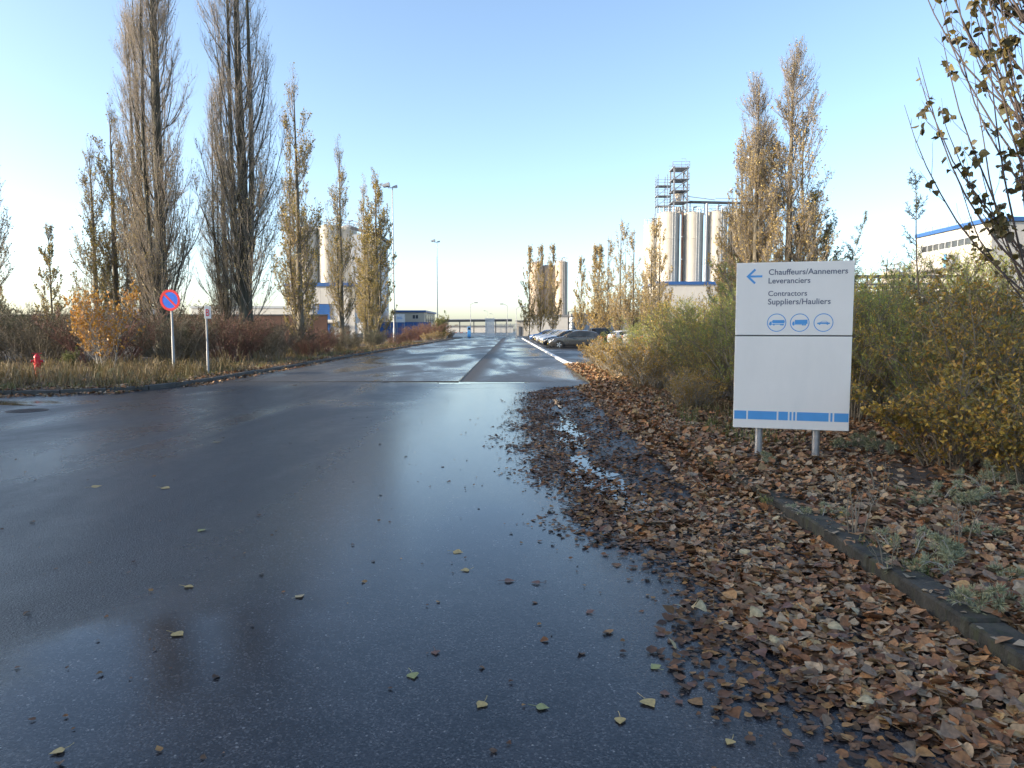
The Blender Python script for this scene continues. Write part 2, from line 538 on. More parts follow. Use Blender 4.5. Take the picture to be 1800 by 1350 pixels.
def np_mesh(name, V, faces, smooth=False):
    """faces: list of int arrays (n, k)."""
    me = bpy.data.meshes.new(name)
    V = np.asarray(V, dtype=np.float32)
    me.vertices.add(len(V))
    me.vertices.foreach_set('co', V.ravel())
    faces = [np.asarray(f, dtype=np.int32) for f in faces if len(f)]
    tot = sum(f.size for f in faces)
    npoly = sum(len(f) for f in faces)
    me.loops.add(tot)
    me.polygons.add(npoly)
    me.loops.foreach_set('vertex_index', np.concatenate([f.ravel() for f in faces]))
    starts, s = [], 0
    for f in faces:
        starts.append(s + np.arange(len(f)) * f.shape[1])
        s += f.size
    me.polygons.foreach_set('loop_start', np.concatenate(starts).astype(np.int32))
    me.update(calc_edges=True)
    me.validate()
    if smooth:
        me.polygons.foreach_set('use_smooth', np.ones(len(me.polygons), dtype=bool))
    return me


class MB:
    """Collects shapes that become one mesh."""

    def __init__(self):
        self.v, self.f = [], []

    def add(self, vs, fs):
        o = len(self.v)
        self.v += [tuple(p) for p in vs]
        self.f += [tuple(i + o for i in f) for f in fs]
        return self

    def box(self, x0, x1, y0, y1, z0, z1):
        return self.add([(x0, y0, z0), (x1, y0, z0), (x1, y1, z0), (x0, y1, z0), (x0, y0, z1), (x1, y0, z1), (x1, y1, z1), (x0, y1, z1)],
                        [(0, 3, 2, 1), (4, 5, 6, 7), (0, 1, 5, 4), (1, 2, 6, 5), (2, 3, 7, 6), (3, 0, 4, 7)])

    def bbox(self, x0, x1, y0, y1, z0, z1, b=0.01):
        """box with chamfered edges"""
        vs, idx = [], {}
        for ix, sx in enumerate((x0, x1)):
            for iy, sy in enumerate((y0, y1)):
                for iz, sz in enumerate((z0, z1)):
                    dx, dy, dz = b * (1 - 2 * ix), b * (1 - 2 * iy), b * (1 - 2 * iz)
                    for a, p in (('x', (sx, sy + dy, sz + dz)), ('y', (sx + dx, sy, sz + dz)), ('z', (sx + dx, sy + dy, sz))):
                        idx[(ix, iy, iz, a)] = len(vs)
                        vs.append(p)
        g = lambda *k: idx[k]
        fs = []
        for i in (0, 1):
            fs.append([g(i, 0, 0, 'x'), g(i, 1, 0, 'x'), g(i, 1, 1, 'x'), g(i, 0, 1, 'x')])
            fs.append([g(0, i, 0, 'y'), g(1, i, 0, 'y'), g(1, i, 1, 'y'), g(0, i, 1, 'y')])
            fs.append([g(0, 0, i, 'z'), g(1, 0, i, 'z'), g(1, 1, i, 'z'), g(0, 1, i, 'z')])
            for j in (0, 1):
                fs.append([g(i, j, 0, 'x'), g(i, j, 0, 'y'), g(i, j, 1, 'y'), g(i, j, 1, 'x')])
                fs.append([g(i, 0, j, 'x'), g(i, 0, j, 'z'), g(i, 1, j, 'z'), g(i, 1, j, 'x')])
                fs.append([g(0, i, j, 'y'), g(0, i, j, 'z'), g(1, i, j, 'z'), g(1, i, j, 'y')])
                for k in (0, 1):
                    fs.append([g(i, j, k, 'x'), g(i, j, k, 'y'), g(i, j, k, 'z')])
        return self.add(vs, fs)

    def tube(self, pts, rad, n=8, cap=True):
        pts = [Vector(p) for p in pts]
        if not hasattr(rad, '__len__'):
            rad = [rad] * len(pts)
        vs, fs = [], []
        for i, p in enumerate(pts):
            t = (pts[min(i + 1, len(pts) - 1)] - pts[max(i - 1, 0)]).normalized()
            a = Vector((0, 0, 1)) if abs(t.z) < 0.9 else Vector((1, 0, 0))
            u = t.cross(a).normalized()
            w = t.cross(u)
            for k in range(n):
                an = 2 * PI * k / n
                vs.append(p + (u * math.cos(an) + w * math.sin(an)) * rad[i])
        for i in range(len(pts) - 1):
            for k in range(n):
                k2 = (k + 1) % n
                fs.append((i * n + k, i * n + k2, (i + 1) * n + k2, (i + 1) * n + k))
        if cap:
            fs.append(tuple(range(n - 1, -1, -1)))
            fs.append(tuple((len(pts) - 1) * n + k for k in range(n)))
        return self.add(vs, fs)

    def lathe(self, prof, n=24, cx=0, cy=0):
        vs, fs = [], []
        for r, z in prof:
            for k in range(n):
                a = 2 * PI * k / n
                vs.append((cx + r * math.cos(a), cy + r * math.sin(a), z))
        for i in range(len(prof) - 1):
            for k in range(n):
                k2 = (k + 1) % n
                fs.append((i * n + k, i * n + k2, (i + 1) * n + k2, (i + 1) * n + k))
        fs.append(tuple(range(n - 1, -1, -1)))
        fs.append(tuple((len(prof) - 1) * n + k for k in range(n)))
        return self.add(vs, fs)

    def prism_xz(self, poly, y0, y1):
        """polygon in x,z extruded along y (front at y0)"""
        n = len(poly)
        vs = [(x, y0, z) for x, z in poly] + [(x, y1, z) for x, z in poly]
        fs = [tuple(range(n)), tuple(range(2 * n - 1, n - 1, -1))]
        for k in range(n):
            k2 = (k + 1) % n
            fs.append((k, n + k, n + k2, k2))
        return self.add(vs, fs)

    def beam(self, a, b, w=0.1, h=None):
        h = h or w
        a, b = Vector(a), Vector(b)
        t = (b - a).normalized()
        ref = Vector((0, 0, 1)) if abs(t.z) < 0.95 else Vector((0, 1, 0))
        u = t.cross(ref).normalized() * (w / 2)
        v = u.normalized().cross(t).normalized() * (h / 2)
        vs = [a - u - v, a + u - v, a + u + v, a - u + v, b - u - v, b + u - v, b + u + v, b - u + v]
        return self.add(vs, [(0, 1, 2, 3), (7, 6, 5, 4), (0, 4, 5, 1), (1, 5, 6, 2), (2, 6, 7, 3), (3, 7, 4, 0)])

    def build(self, name, mat, parent=None, loc=None, smooth=False):
        me = bpy.data.meshes.new(name)
        me.from_pydata(self.v, [], self.f)
        me.update()
        import bmesh
        bm = bmesh.new()
        bm.from_mesh(me)
        bmesh.ops.recalc_face_normals(bm, faces=bm.faces[:])
        bm.to_mesh(me)
        bm.free()
        if smooth:
            me.polygons.foreach_set('use_smooth', np.ones(len(me.polygons), dtype=bool))
            me.set_sharp_from_angle(angle=R(40))
        return link(name, me, mat, parent, loc)


def copy_tree(o, loc=None, rz=None, sc=None, parent=None):
    c = o.copy()
    COL.objects.link(c)
    c.parent = parent
    if loc is not None:
        c.location = loc
    if rz is not None:
        c.rotation_euler = (0, 0, rz)
    if sc is not None:
        c.scale = sc if hasattr(sc, '__len__') else (sc, sc, sc)
    for ch in [x for x in o.children]:
        copy_tree(ch, parent=c)
    return c


# vectorised vegetation helpers
def norm(a):
    return a / np.maximum(np.linalg.norm(a, axis=-1, keepdims=True), 1e-9)


def tubes(P, Rd, sides):
    """P (N,K,3) polylines, Rd (N,K) radii -> verts, quads"""
    Nn, K, _ = P.shape
    T = np.empty_like(P)
    T[:, 1:-1] = P[:, 2:] - P[:, :-2]
    T[:, 0] = P[:, 1] - P[:, 0]
    T[:, -1] = P[:, -1] - P[:, -2]
    T = norm(T)
    ref = np.where(np.abs(T[..., 2:3]) < 0.8, np.array([0, 0, 1.0]), np.array([1.0, 0, 0]))
    # one reference for each line keeps it from twisting
    ref = np.repeat(ref[:, :1], K, axis=1)
    U = norm(np.cross(T, ref))
    W = np.cross(T, U)
    an = np.arange(sides) * 2 * PI / sides
    V = P[:, :, None, :] + (U[:, :, None, :] * np.cos(an)[None, None, :, None] + W[:, :, None, :] * np.sin(an)[None, None, :, None]) * Rd[:, :, None, None]
    base = (np.arange(Nn)[:, None, None] * K + np.arange(K - 1)[None, :, None]) * sides
    k = np.arange(sides)[None, None, :]
    k2 = (k + 1) % sides
    F = np.stack([base + k, base + k2, base + sides + k2, base + sides + k], axis=-1).reshape(-1, 4)
    return V.reshape(-1, 3), F


def at_line(P, idx, s):
    K = P.shape[1]
    f = np.clip(s, 0, 0.9999) * (K - 1)
    i = f.astype(int)
    w = (f - i)[:, None]
    a, b = P[idx, i], P[idx, i + 1]
    return a * (1 - w) + b * w, norm(b - a)


def leaf_mesh(name, C, D, Nn, Ln, Wd, shape='rhomb', curl=0.0, rng=None):
    """C base points, D along leaf, Nn normal, Ln length, Wd width"""
    n = len(C)
    D = norm(D)
    S = norm(np.cross(D, Nn))
    Up = np.cross(S, D)
    Ln = np.broadcast_to(Ln, (n,))[:, None]
    Wd = np.broadcast_to(Wd, (n,))[:, None]
    if shape == 'rhomb':
        V = np.stack([C, C + D * Ln * 0.45 + S * Wd * 0.5, C + D * Ln, C + D * Ln * 0.45 - S * Wd * 0.5], axis=1).reshape(-1, 3)
        F = np.arange(n * 4).reshape(-1, 4)
        return np_mesh(name, V, [F])
    if shape == 'round':
        # broad poplar leaf: 10 points of outline round a point on the midrib, tip and sides curled on their own
        outl = [(0.0, 0.0), (0.03, 0.20), (0.13, 0.40), (0.30, 0.50), (0.50, 0.42), (0.72, 0.24), (1.0, 0.0)]
        ca, cb, cc = (rng.uniform(-0.3, 1, (n, 1)) * curl for _ in range(3))
        pts = []
        for t_, w_ in outl:
            pts.append(C + D * Ln * t_ + S * Wd * w_ * rng.uniform(0.8, 1.15, (n, 1)) + Up * Ln * (ca * w_ * 1.6 + cc * max(0, t_ - 0.5) * 1.2))
        for t_, w_ in outl[-2:0:-1]:
            pts.append(C + D * Ln * t_ - S * Wd * w_ * rng.uniform(0.8, 1.15, (n, 1)) + Up * Ln * (cb * w_ * 1.6 + cc * max(0, t_ - 0.5) * 1.2))
        pts.append(C + D * Ln * 0.42)
        q = len(pts)
        V = np.stack(pts, axis=1).reshape(-1, 3)
        tri = np.array([[i, (i + 1) % (q - 1), q - 1] for i in range(q - 1)])
        F = (np.arange(n)[:, None, None] * q + tri[None]).reshape(-1, 3)
        return np_mesh(name, V, [F], True)
    # deltoid leaf folded along its midrib: 8 verts, 6 tris
    cu = (rng.uniform(-1, 1, (n, 1)) if rng is not None else 0.5) * curl
    cv = (rng.uniform(0.1, 1, (n, 1)) if rng is not None else 0.5) * curl
    pts = [C, C + D * Ln * 0.12 + S * Wd * 0.36 + Up * Ln * cv * 0.8, C + D * Ln * 0.42 + S * Wd * 0.5 + Up * Ln * cv, C + D * Ln + Up * Ln * cu,
           C + D * Ln * 0.42 - S * Wd * 0.5 + Up * Ln * cv, C + D * Ln * 0.12 - S * Wd * 0.36 + Up * Ln * cv * 0.8, C + D * Ln * 0.4]
    V = np.stack(pts, axis=1).reshape(-1, 3)
    b = np.arange(n)[:, None] * 7
    tri = np.array([[0, 1, 6], [1, 2, 6], [2, 3, 6], [3, 4, 6], [4, 5, 6], [5, 0, 6]])
    F = (b[:, :, None] + tri[None]).reshape(-1, 3)
    return np_mesh(name, V, [F])


def rand_dir(rng, n):
    return norm(rng.normal(size=(n, 3)))


# ================================================================== THE SETTING
def sheet(name, poly, z, mat, parent=None):
    me = bpy.data.meshes.new(name)
    me.from_pydata([(x, y, z if not callable(z) else z(x, y)) for x, y in poly], [], [tuple(range(len(poly)))])
    me.update()
    if me.polygons[0].normal.z < 0:
        me.flip_normals()
    o = link(name, me, mat, parent)
    if parent is None:
        o['kind'] = 'structure'
    return o


sheet('ground', [(-3000, -400), (3000, -400), (3000, 5000), (-3000, 5000)], -0.04, 'far_ground')
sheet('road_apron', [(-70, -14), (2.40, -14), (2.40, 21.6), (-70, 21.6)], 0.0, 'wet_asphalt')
m = MB()
m.add([(-9.4, 21.4, 0.006), (-1.62, 21.4, 0.030), (-1.60, 21.4, 0.0), (-1.62, 130, 0.030), (-9.4, 130, 0.006), (-1.60, 130, 0.0), (-9.4, 21.4, 0.0)],
      [(0, 1, 3, 4), (1, 2, 5, 3), (0, 6, 2, 1)])
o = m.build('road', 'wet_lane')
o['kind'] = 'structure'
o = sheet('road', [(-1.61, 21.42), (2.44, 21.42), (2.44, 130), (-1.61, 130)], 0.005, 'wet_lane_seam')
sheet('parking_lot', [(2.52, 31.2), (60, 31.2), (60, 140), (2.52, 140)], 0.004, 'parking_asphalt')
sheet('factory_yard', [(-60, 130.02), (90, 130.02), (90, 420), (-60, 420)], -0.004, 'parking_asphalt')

# left verge with its kerb
KL = [(-34, 16.5), (-20, 16.6), (-14, 16.75), (-11.6, 17.15), (-10.3, 17.75), (-9.6, 18.6), (-9.3, 19.8), (-9.2, 21.6), (-9.2, 60), (-9.0, 100), (-8.7, 128)]


def resample(path, step):
    pts = [Vector((*p, 0)) for p in path]
    out, carry = [pts[0].copy()], 0.0
    for a, b in zip(pts[:-1], pts[1:]):
        L_ = (b - a).length
        d = step - carry
        while d <= L_:
            out.append(a.lerp(b, d / L_))
            d += step
        carry = L_ - (d - step)
    return out


def bumpy_verge(name, x0, x1, y0, y1, nx, ny, inside, mat, seed, amp=0.05, z=0.10):
    rng = np.random.default_rng(seed)
    xs, ys = np.linspace(x0, x1, nx), np.linspace(y0, y1, ny)
    X, Y = np.meshgrid(xs, ys)
    Z = np.zeros_like(X)
    for _ in range(14):
        kx, ky, ph = rng.normal(0, 1.6), rng.normal(0, 1.6), rng.uniform(0, 6.28)
        Z += np.sin(X * kx + Y * ky + ph)
    e = inside(X, Y)
    Z = z + amp * Z / 4 * np.clip(e, 0, 1)
    X, Y = X.copy(), Y.copy()
    V = np.stack([X, Y, Z], -1).reshape(-1, 3)
    i = np.arange(nx - 1)[None, :] + np.arange(ny - 1)[:, None] * nx
    F = np.stack([i, i + 1, i + nx + 1, i + nx], -1).reshape(-1, 4)
    o = link(name, np_mesh(name, V, [F], True), mat)
    o['kind'] = 'structure'
    return o


vl = [(x, y) for x, y in KL]
vl = [(x - 0.11 if y > 19 else x, y + (0.12 if y < 19 else 0)) for x, y in vl]
sheet('verge_left', vl + [(-70, 128), (-70, 16.6)], 0.10, 'soil')
bumpy_verge('verge_right', 2.50, 26, -8, 31.0, 110, 160, lambda X, Y: (X - 2.5) / 0.6, 'soil', 3, amp=0.035)
sheet('verge_far_right', [(4.5, 122), (4.5, 130), (12, 130), (12, 122)], 0.05, 'far_ground')


def kerb_run(name, path, step, w, z0, z1, mat, jitter, seed, maxn=None, bev=0.014):
    """individual kerb stones laid end to end along a path"""
    rng = np.random.default_rng(seed)
    pts = resample(path, step)
    root = empty(name, (pts[0].x, pts[0].y, 0))
    root['kind'] = 'structure'
    mb = MB().bbox(0.004, step - 0.004, -w / 2, w / 2, z0, z1, bev)
    first = None
    for i in range(len(pts) - 1 if maxn is None else min(maxn, len(pts) - 1)):
        a, b = pts[i], pts[i + 1]
        if first is None:
            s = first = mb.build('kerb_stone', mat, root)
        else:
            s = first.copy()
            COL.objects.link(s)
            s.parent = root
        s.location = a - Vector((pts[0].x, pts[0].y, 0)) + Vector((0, 0, float(rng.normal(0, jitter))))
        s.rotation_euler = (float(rng.normal(0, jitter)), float(rng.normal(0, jitter * 0.6)), math.atan2(b.y - a.y, b.x - a.x))
        s.scale = ((b - a).length / step, 1, 1)
    return root


kerb_run('kerb_right', [(2.42, -3.5), (2.40, 4.0), (2.36, 9.0), (2.40, 30.5)], 1.0, 0.19, -0.10, 0.125, 'moss_kerb', 0.010, 5)
kerb_run('kerb_left', KL[:8] + [(-9.2, 70)], 1.0, 0.16, -0.10, 0.115, 'kerb_dark', 0.006, 6)
kerb_run('kerb_left_far', [(-9.2, 70), (-9.0, 100), (-8.7, 128)], 4.0, 0.16, -0.10, 0.115, 'kerb_dark', 0.004, 7)
kerb_run('kerb_parking', [(3.3, 30.9), (2.75, 31.2), (2.55, 32.2), (2.48, 34), (1.65, 118)], 1.0, 0.17, -0.10, 0.10, 'kerb_white', 0.003, 8)


# puddles
def puddle(name, spine, widths, z, seed, mat='puddle_water'):
    rng = np.random.default_rng(seed)
    sp = [Vector((*p, 0)) for p in spine]
    n = 6 * (len(sp) - 1) + 1
    left, right = [], []
    for i in range(n):
        f = i / (n - 1) * (len(sp) - 1)
        k = min(int(f), len(sp) - 2)
        p = sp[k].lerp(sp[k + 1], f - k)
        w = widths[k] * (1 - (f - k)) + widths[k + 1] * (f - k)
        t = (sp[k + 1] - sp[k]).normalized()
        nrm = Vector((-t.y, t.x, 0))
        left.append(p + nrm * w * float(rng.uniform(0.55, 1.25)))
        right.append(p - nrm * w * float(rng.uniform(0.55, 1.25)))
    V = [(p.x, p.y, z) for p in left] + [(p.x, p.y, z) for p in right]
    F = [(i, i + 1, n + i + 1, n + i) for i in range(n - 1)]
    me = bpy.data.meshes.new(name)
    me.from_pydata(V, [], F)
    me.update()
    if me.polygons[0].normal.z < 0:
        me.flip_normals()
    o = link(name, me, mat)
    o['kind'] = 'structure'
    return o


puddle('puddle', [(-3.9, 21.15), (-2.6, 21.1), (-1.9, 20.95), (-1.5, 20.95), (-0.9, 21.0), (0.55, 21.1)], [0.03, 0.1, 0.36, 0.5, 0.24, 0.08], 0.004, 1)
puddle('puddle', [(-2.4, 19.4), (-1.2, 19.3), (0.1, 19.35)], [0.02, 0.10, 0.02], 0.004, 2)
puddle('puddle', [(0.98, 13.2), (0.90, 11.4), (0.92, 10.3), (0.86, 9.4)], [0.06, 0.22, 0.26, 0.15], 0.004, 3)
puddle('puddle', [(0.80, 8.9), (0.85, 7.9), (0.92, 7.2), (1.02, 6.5), (1.12, 6.1)], [0.10, 0.24, 0.28, 0.26, 0.06], 0.004, 4)
puddle('puddle', [(0.95, 16.5), (1.0, 15.2), (0.98, 14.1)], [0.02, 0.09, 0.03], 0.004, 5)
puddle('puddle', [(-14.5, 15.6), (-12.2, 15.4), (-10.0, 14.8)], [0.2, 0.55, 0.05], 0.004, 6)




# ================================================================== BUILDINGS AND PLANT
def panel_wall(parent, axis, c0, c1, fixed, z0, z1, step, mat, holes=(), name='wall_panel', t=0.06):
    """vertical cladding panels side by side, each its own piece; axis 'x' = wall along x with its face at y = fixed, 'y' likewise.
    holes: (a0, a1, h0, h1) openings the panels are cut around"""
    n = max(1, int(round((c1 - c0) / step)))
    w = (c1 - c0) / n
    shared = {}
    for i in range(n):
        a0, a1 = c0 + i * w + 0.012, c0 + (i + 1) * w - 0.012
        spans = [(z0, z1)]
        for (h0, h1, g0, g1) in holes:
            if h1 > a0 and h0 < a1:
                new = []
                for s0, s1 in spans:
                    if g0 > s0:
                        new.append((s0, min(g0, s1)))
                    if g1 < s1:
                        new.append((max(g1, s0), s1))
                spans = new
        for s0, s1 in spans:
            if s1 - s0 > 0.05:
                if axis == 'x':
                    MB().bbox(a0, a1, fixed, fixed + t, s0, s1, 0.012).build(name, mat, parent)
                else:
                    MB().bbox(fixed, fixed + t, a0, a1, s0, s1, 0.012).build(name, mat, parent)


def silo(name_label, x, y, r, z0, z1, mat, group, cone=0.5, ladder=True, rail=True, seams=5):
    s = empty('silo', (x, y, 0))
    tag(s, name_label, 'silo', group)
    pr = [(r * 0.98, z0), (r, z0 + 0.2)]
    for k in range(1, seams):
        zz = z0 + (z1 - z0) * k / seams
        pr += [(r, zz - 0.06), (r + 0.035, zz - 0.03), (r + 0.035, zz + 0.03), (r, zz + 0.06)]
    pr += [(r, z1), (r * 1.02, z1 + 0.04), (r * 1.02, z1 + 0.16), (r * 0.9, z1 + 0.2), (0.3, z1 + 0.2 + cone)]
    MB().lathe(pr, 28).build('shell', mat, s, smooth=True)
    if rail:
        mb = MB()
        for k in range(14):
            a = 2 * PI * k / 14
            mb.tube([(r * 0.97 * math.cos(a), r * 0.97 * math.sin(a), z1 + 0.1), (r * 0.97 * math.cos(a), r * 0.97 * math.sin(a), z1 + 1.2)], 0.035, 4)
        for h in (0.65, 1.2):
            mb.tube([(r * 0.97 * math.cos(2 * PI * k / 14), r * 0.97 * math.sin(2 * PI * k / 14), z1 + h) for k in range(15)], 0.035, 4)
        mb.build('railing', 'steel_grey', s)
    if ladder:
        mb = MB()
        yy = -r - 0.18
        xl = r * 0.25
        mb.tube([(xl - 0.22, yy, z0), (xl - 0.22, yy, z1 + 1)], 0.03, 4).tube([(xl + 0.22, yy, z0), (xl + 0.22, yy, z1 + 1)], 0.03, 4)
        zz = z0 + 0.3
        while zz < z1:
            mb.tube([(xl - 0.22, yy, zz), (xl + 0.22, yy, zz)], 0.02, 4)
            zz += 0.6
        mb.build('ladder', 'steel_grey', s)
    MB().tube([(0.2, 0.1, z1 + 0.3), (0.2, 0.1, z1 + 1.3), (0.9, 0.1, z1 + 1.5)], 0.14, 8).build('vent_pipe', 'steel_grey', s, smooth=True)
    return s


def window(parent, axis, a0, a1, z0, z1, f, npanes=1, frame='clad_white', pane='window_glass', name='window'):
    """frame with its panes; f = plane of the wall face, frame stands proud of it towards the viewer (-y or -x)"""
    fr = MB()
    t = 0.07

    def bx(mb, p0, p1, q0, q1, d0, d1):
        if axis == 'x':
            mb.box(p0, p1, f + d0, f + d1, q0, q1)
        else:
            mb.box(f + d0, f + d1, p0, p1, q0, q1)
    bx(fr, a0, a1, z0, z0 + t, -0.05, 0.10)
    bx(fr, a0, a1, z1 - t, z1, -0.05, 0.10)
    w = (a1 - a0) / npanes
    for i in range(npanes + 1):
        c = a0 + i * w
        bx(fr, max(a0, c - t / 2), min(a1, c + t / 2), z0 + t, z1 - t, -0.05, 0.10)
    fo = fr.build(name, frame, parent)
    for i in range(npanes):
        pb = MB()
        bx(pb, a0 + i * w + t / 2, a0 + (i + 1) * w - t / 2, z0 + t, z1 - t, 0.02, 0.05)
        pb.build('pane', pane, fo)
    return fo


# --- white hall with blue doors on the left
b = empty('plant_hall', (0, 0, 0))
tag(b, 'cream clad hall with blue roof edge and blue doors behind the left poplars', 'building')
doors = [(-30.0, -28.0, 3.0, 5.4), (-30.0, -28.0, 0.05, 2.4)]
panel_wall(b, 'x', -34.6, -24.2, 110.0, 0, 8.2, 1.3, 'clad_white', doors)
panel_wall(b, 'y', 110.1, 126, -24.26, 0, 8.2, 1.45, 'clad_grey')  # side wall turned from the sun: its bluish shade is put into the colour
MB().box(-34.5, -24.3, 110.2, 126, 0, 8.1).build('wall_core', 'clad_grey', b)
MB().box(-34.8, -24.0, 109.8, 110.15, 8.1, 8.65).box(-24.3, -24.0, 110.15, 126.2, 8.1, 8.65).build('roof_edge', 'trim_blue', b)
for (x0, x1, z0, z1) in doors:
    d = MB().box(x0, x1, 110.08, 110.12, z0, z1).build('door', 'door_blue', b)
    mb = MB()
    for k in range(1, 6):
        mb.box(x0, x1, 110.055, 110.079, z0 + (z1 - z0) * k / 6 - 0.03, z0 + (z1 - z0) * k / 6 + 0.03)
    mb.build('slat', 'trim_blue', d)
MB().box(-30.8, -26.8, 109.3, 110.0, 2.55, 2.75).build('canopy', 'clad_white', b)
d = MB().box(-26.0, -25.1, 109.93, 110.0, 0, 2.1).build('door', 'steel_dark', b)
MB().box(-23.6, -22.4, 109.0, 109.06, 0.9, 2.5).build('notice_board', 'paint_white', b)
b = empty('plant_block', (0, 0, 0))
tag(b, 'tall grey clad block with sloping dark conveyor beside the left silos', 'building')
panel_wall(b, 'y', 128, 139, -24.0, 0, 18.3, 2.0, 'clad_grey')
panel_wall(b, 'x', -28.6, -24.1, 127.9, 0, 18.3, 1.5, 'clad_grey')
MB().box(-28.5, -24.05, 128, 139, 0, 18.2).build('wall_core', 'clad_grey', b)
MB().beam((-28.5, 127.6, 19.4), (-23.9, 127.6, 18.2), 0.7, 0.5).beam((-23.7, 127.6, 18.2), (-23.7, 139, 18.2), 0.5, 0.5).build('conveyor', 'steel_dark', b)
LG = 'cream silos on the left'
silo('cream silo behind the left poplars, leftmost of the three', -37.0, 131, 1.85, 0, 19.6, 'silo_cream', LG)
silo('cream silo behind the left poplars, standing clear above the blue door', -33.3, 131, 1.85, 0, 19.9, 'silo_cream', LG)
silo('cream silo behind the left poplars, next to the tall grey block', -30.0, 132, 1.6, 0, 19.9, 'silo_cream', LG)

# --- beige office
b = empty('office_building', (0, 0, 0))
tag(b, 'low beige office with blue roof edge beyond the tall lamp mast', 'building')
hl = [(-17.9, -17.1, 3.6, 4.3)]
panel_wall(b, 'x', -22.0, -16.2, 132, 0, 4.7, 1.45, 'clad_beige')
panel_wall(b, 'y', 132.1, 150, -16.26, 0, 4.7, 2.2, 'clad_beige')
MB().box(-21.9, -16.3, 132.1, 150, 0, 4.6).build('wall_core', 'clad_beige', b)
window(b, 'x', -18.4, -17.3, 3.4, 4.2, 131.95, 2, 'clad_white', 'window_dark')
for k in range(4):
    mb = MB().box(-16.2, -16.12, 134 + k * 3.8, 136.4 + k * 3.8, 2.9, 4.2)
    w_ = mb.build('window', 'window_dark', b)
    MB().box(-16.12, -16.08, 135.1 + k * 3.8, 135.25 + k * 3.8, 2.9, 4.2).build('mullion', 'clad_white', w_)
MB().box(-22.2, -15.9, 131.7, 150.3, 4.65, 5.0).build('roof_edge', 'trim_blue', b)
b = empty('blue_wall', (-19, 127, 0))
tag(b, 'low blue sheet wall in front of the beige office', 'wall')
for k in range(9):
    MB().bbox(-4.6 + k * 1.02, -4.6 + k * 1.02 + 0.99, -0.05, 0.05, 0, 2.7, 0.02).build('panel', 'door_blue', b)
MB().box(-4.7, 4.7, -0.08, 0.08, 2.7, 2.8).build('cap_rail', 'trim_blue', b)
s = empty('notice_sign', (-18.9, 121, 0))
tag(s, 'white notice board on two posts before the beige office', 'sign')
MB().box(-0.75, 0.75, -0.03, 0.03, 2.7, 4.1).build('board', 'paint_white', s)
for x in (-0.6, 0.6):
    MB().tube([(x, 0.07, 0), (x, 0.07, 4.0)], 0.04, 6).build('post', 'galvanised', s)
MB().box(-0.6, 0.2, -0.034, -0.031, 3.5, 3.6).box(-0.6, 0.35, -0.034, -0.031, 3.25, 3.35).build('stripe', 'sign_blue', s)

# --- far left warehouse and brown wall
b = empty('warehouse', (0, 0, 0))
tag(b, 'long cream warehouse far behind the left hedge', 'building')
panel_wall(b, 'x', -92, -56, 205, 0, 7.6, 3.0, 'clad_white')
MB().box(-91.9, -56.1, 205.1, 235, 0, 7.5).build('wall_core', 'clad_white', b)
MB().box(-92.3, -55.8, 204.8, 235, 7.5, 8.1).build('roof_edge', 'clad_grey', b)
b = empty('brown_wall', (0, 0, 0))
tag(b, 'long reddish brown wall behind the left trees', 'wall')
for k in range(22):
    MB().bbox(-60 + k * 2.0, -58.03 + k * 2.0, 62, 62.12, 0, 2.75, 0.02).build('panel', 'wall_brown', b)
MB().box(-60, -16, 61.95, 62.17, 2.75, 2.85).build('cap_rail', 'steel_dark', b)
t = empty('white_trailer', (-41.5, 75, 0))
tag(t, 'white trailer roof showing over the brown wall', 'trailer')
MB().bbox(-3.4, 3.4, 0, 2.4, 0.95, 3.75, 0.06).build('body', 'paint_white', t)
MB().box(-3.3, 3.3, 0.1, 2.3, 0.75, 0.94).build('chassis', 'steel_dark', t)
for x in (-2.4, 1.5, 2.6):
    for y in (0.15, 2.05):
        MB().tube([(x, y, 0.45), (x, y + 0.25, 0.45)], 0.45, 14).build('wheel', 'tyre', t)

# --- right silos, base hall, steel tower
b = empty('silo_base_hall', (0, 0, 0))
tag(b, 'white hall with blue roof edge under the tall right silos', 'building')
panel_wall(b, 'x', 25.2, 46, 124, 0, 9.2, 1.6, 'clad_white')
panel_wall(b, 'y', 124.1, 138, 25.14, 0, 9.2, 2.0, 'clad_white')
MB().box(25.3, 45.9, 124.1, 138, 0, 9.1).build('wall_core', 'clad_white', b)
MB().box(25.0, 46.2, 123.8, 138.2, 9.2, 9.75).build('roof_edge', 'trim_blue', b)
RG = 'tall cream silos on the right'
silo('cream silo of the right group, leftmost and partly behind the next', 27.0, 138.5, 1.6, 0, 21.3, 'silo_cream', RG)
silo('cream silo of the right group directly under the steel tower', 28.4, 131, 2.02, 0, 22.2, 'silo_cream', RG)
silo('cream silo of the right group just right of the steel tower', 32.75, 131, 1.95, 0, 22.2, 'silo_cream', RG)
silo('cream silo of the right group, third from the left under the conveyor', 37.1, 131, 1.95, 0, 22.4, 'silo_cream', RG)
silo('cream silo of the right group, rightmost behind golden poplars', 41.3, 131, 1.95, 0, 22.4, 'silo_cream', RG)
silo('cream silo of the right group set back behind the conveyor end', 44.6, 136, 1.95, 0, 21.5, 'silo_cream', RG)

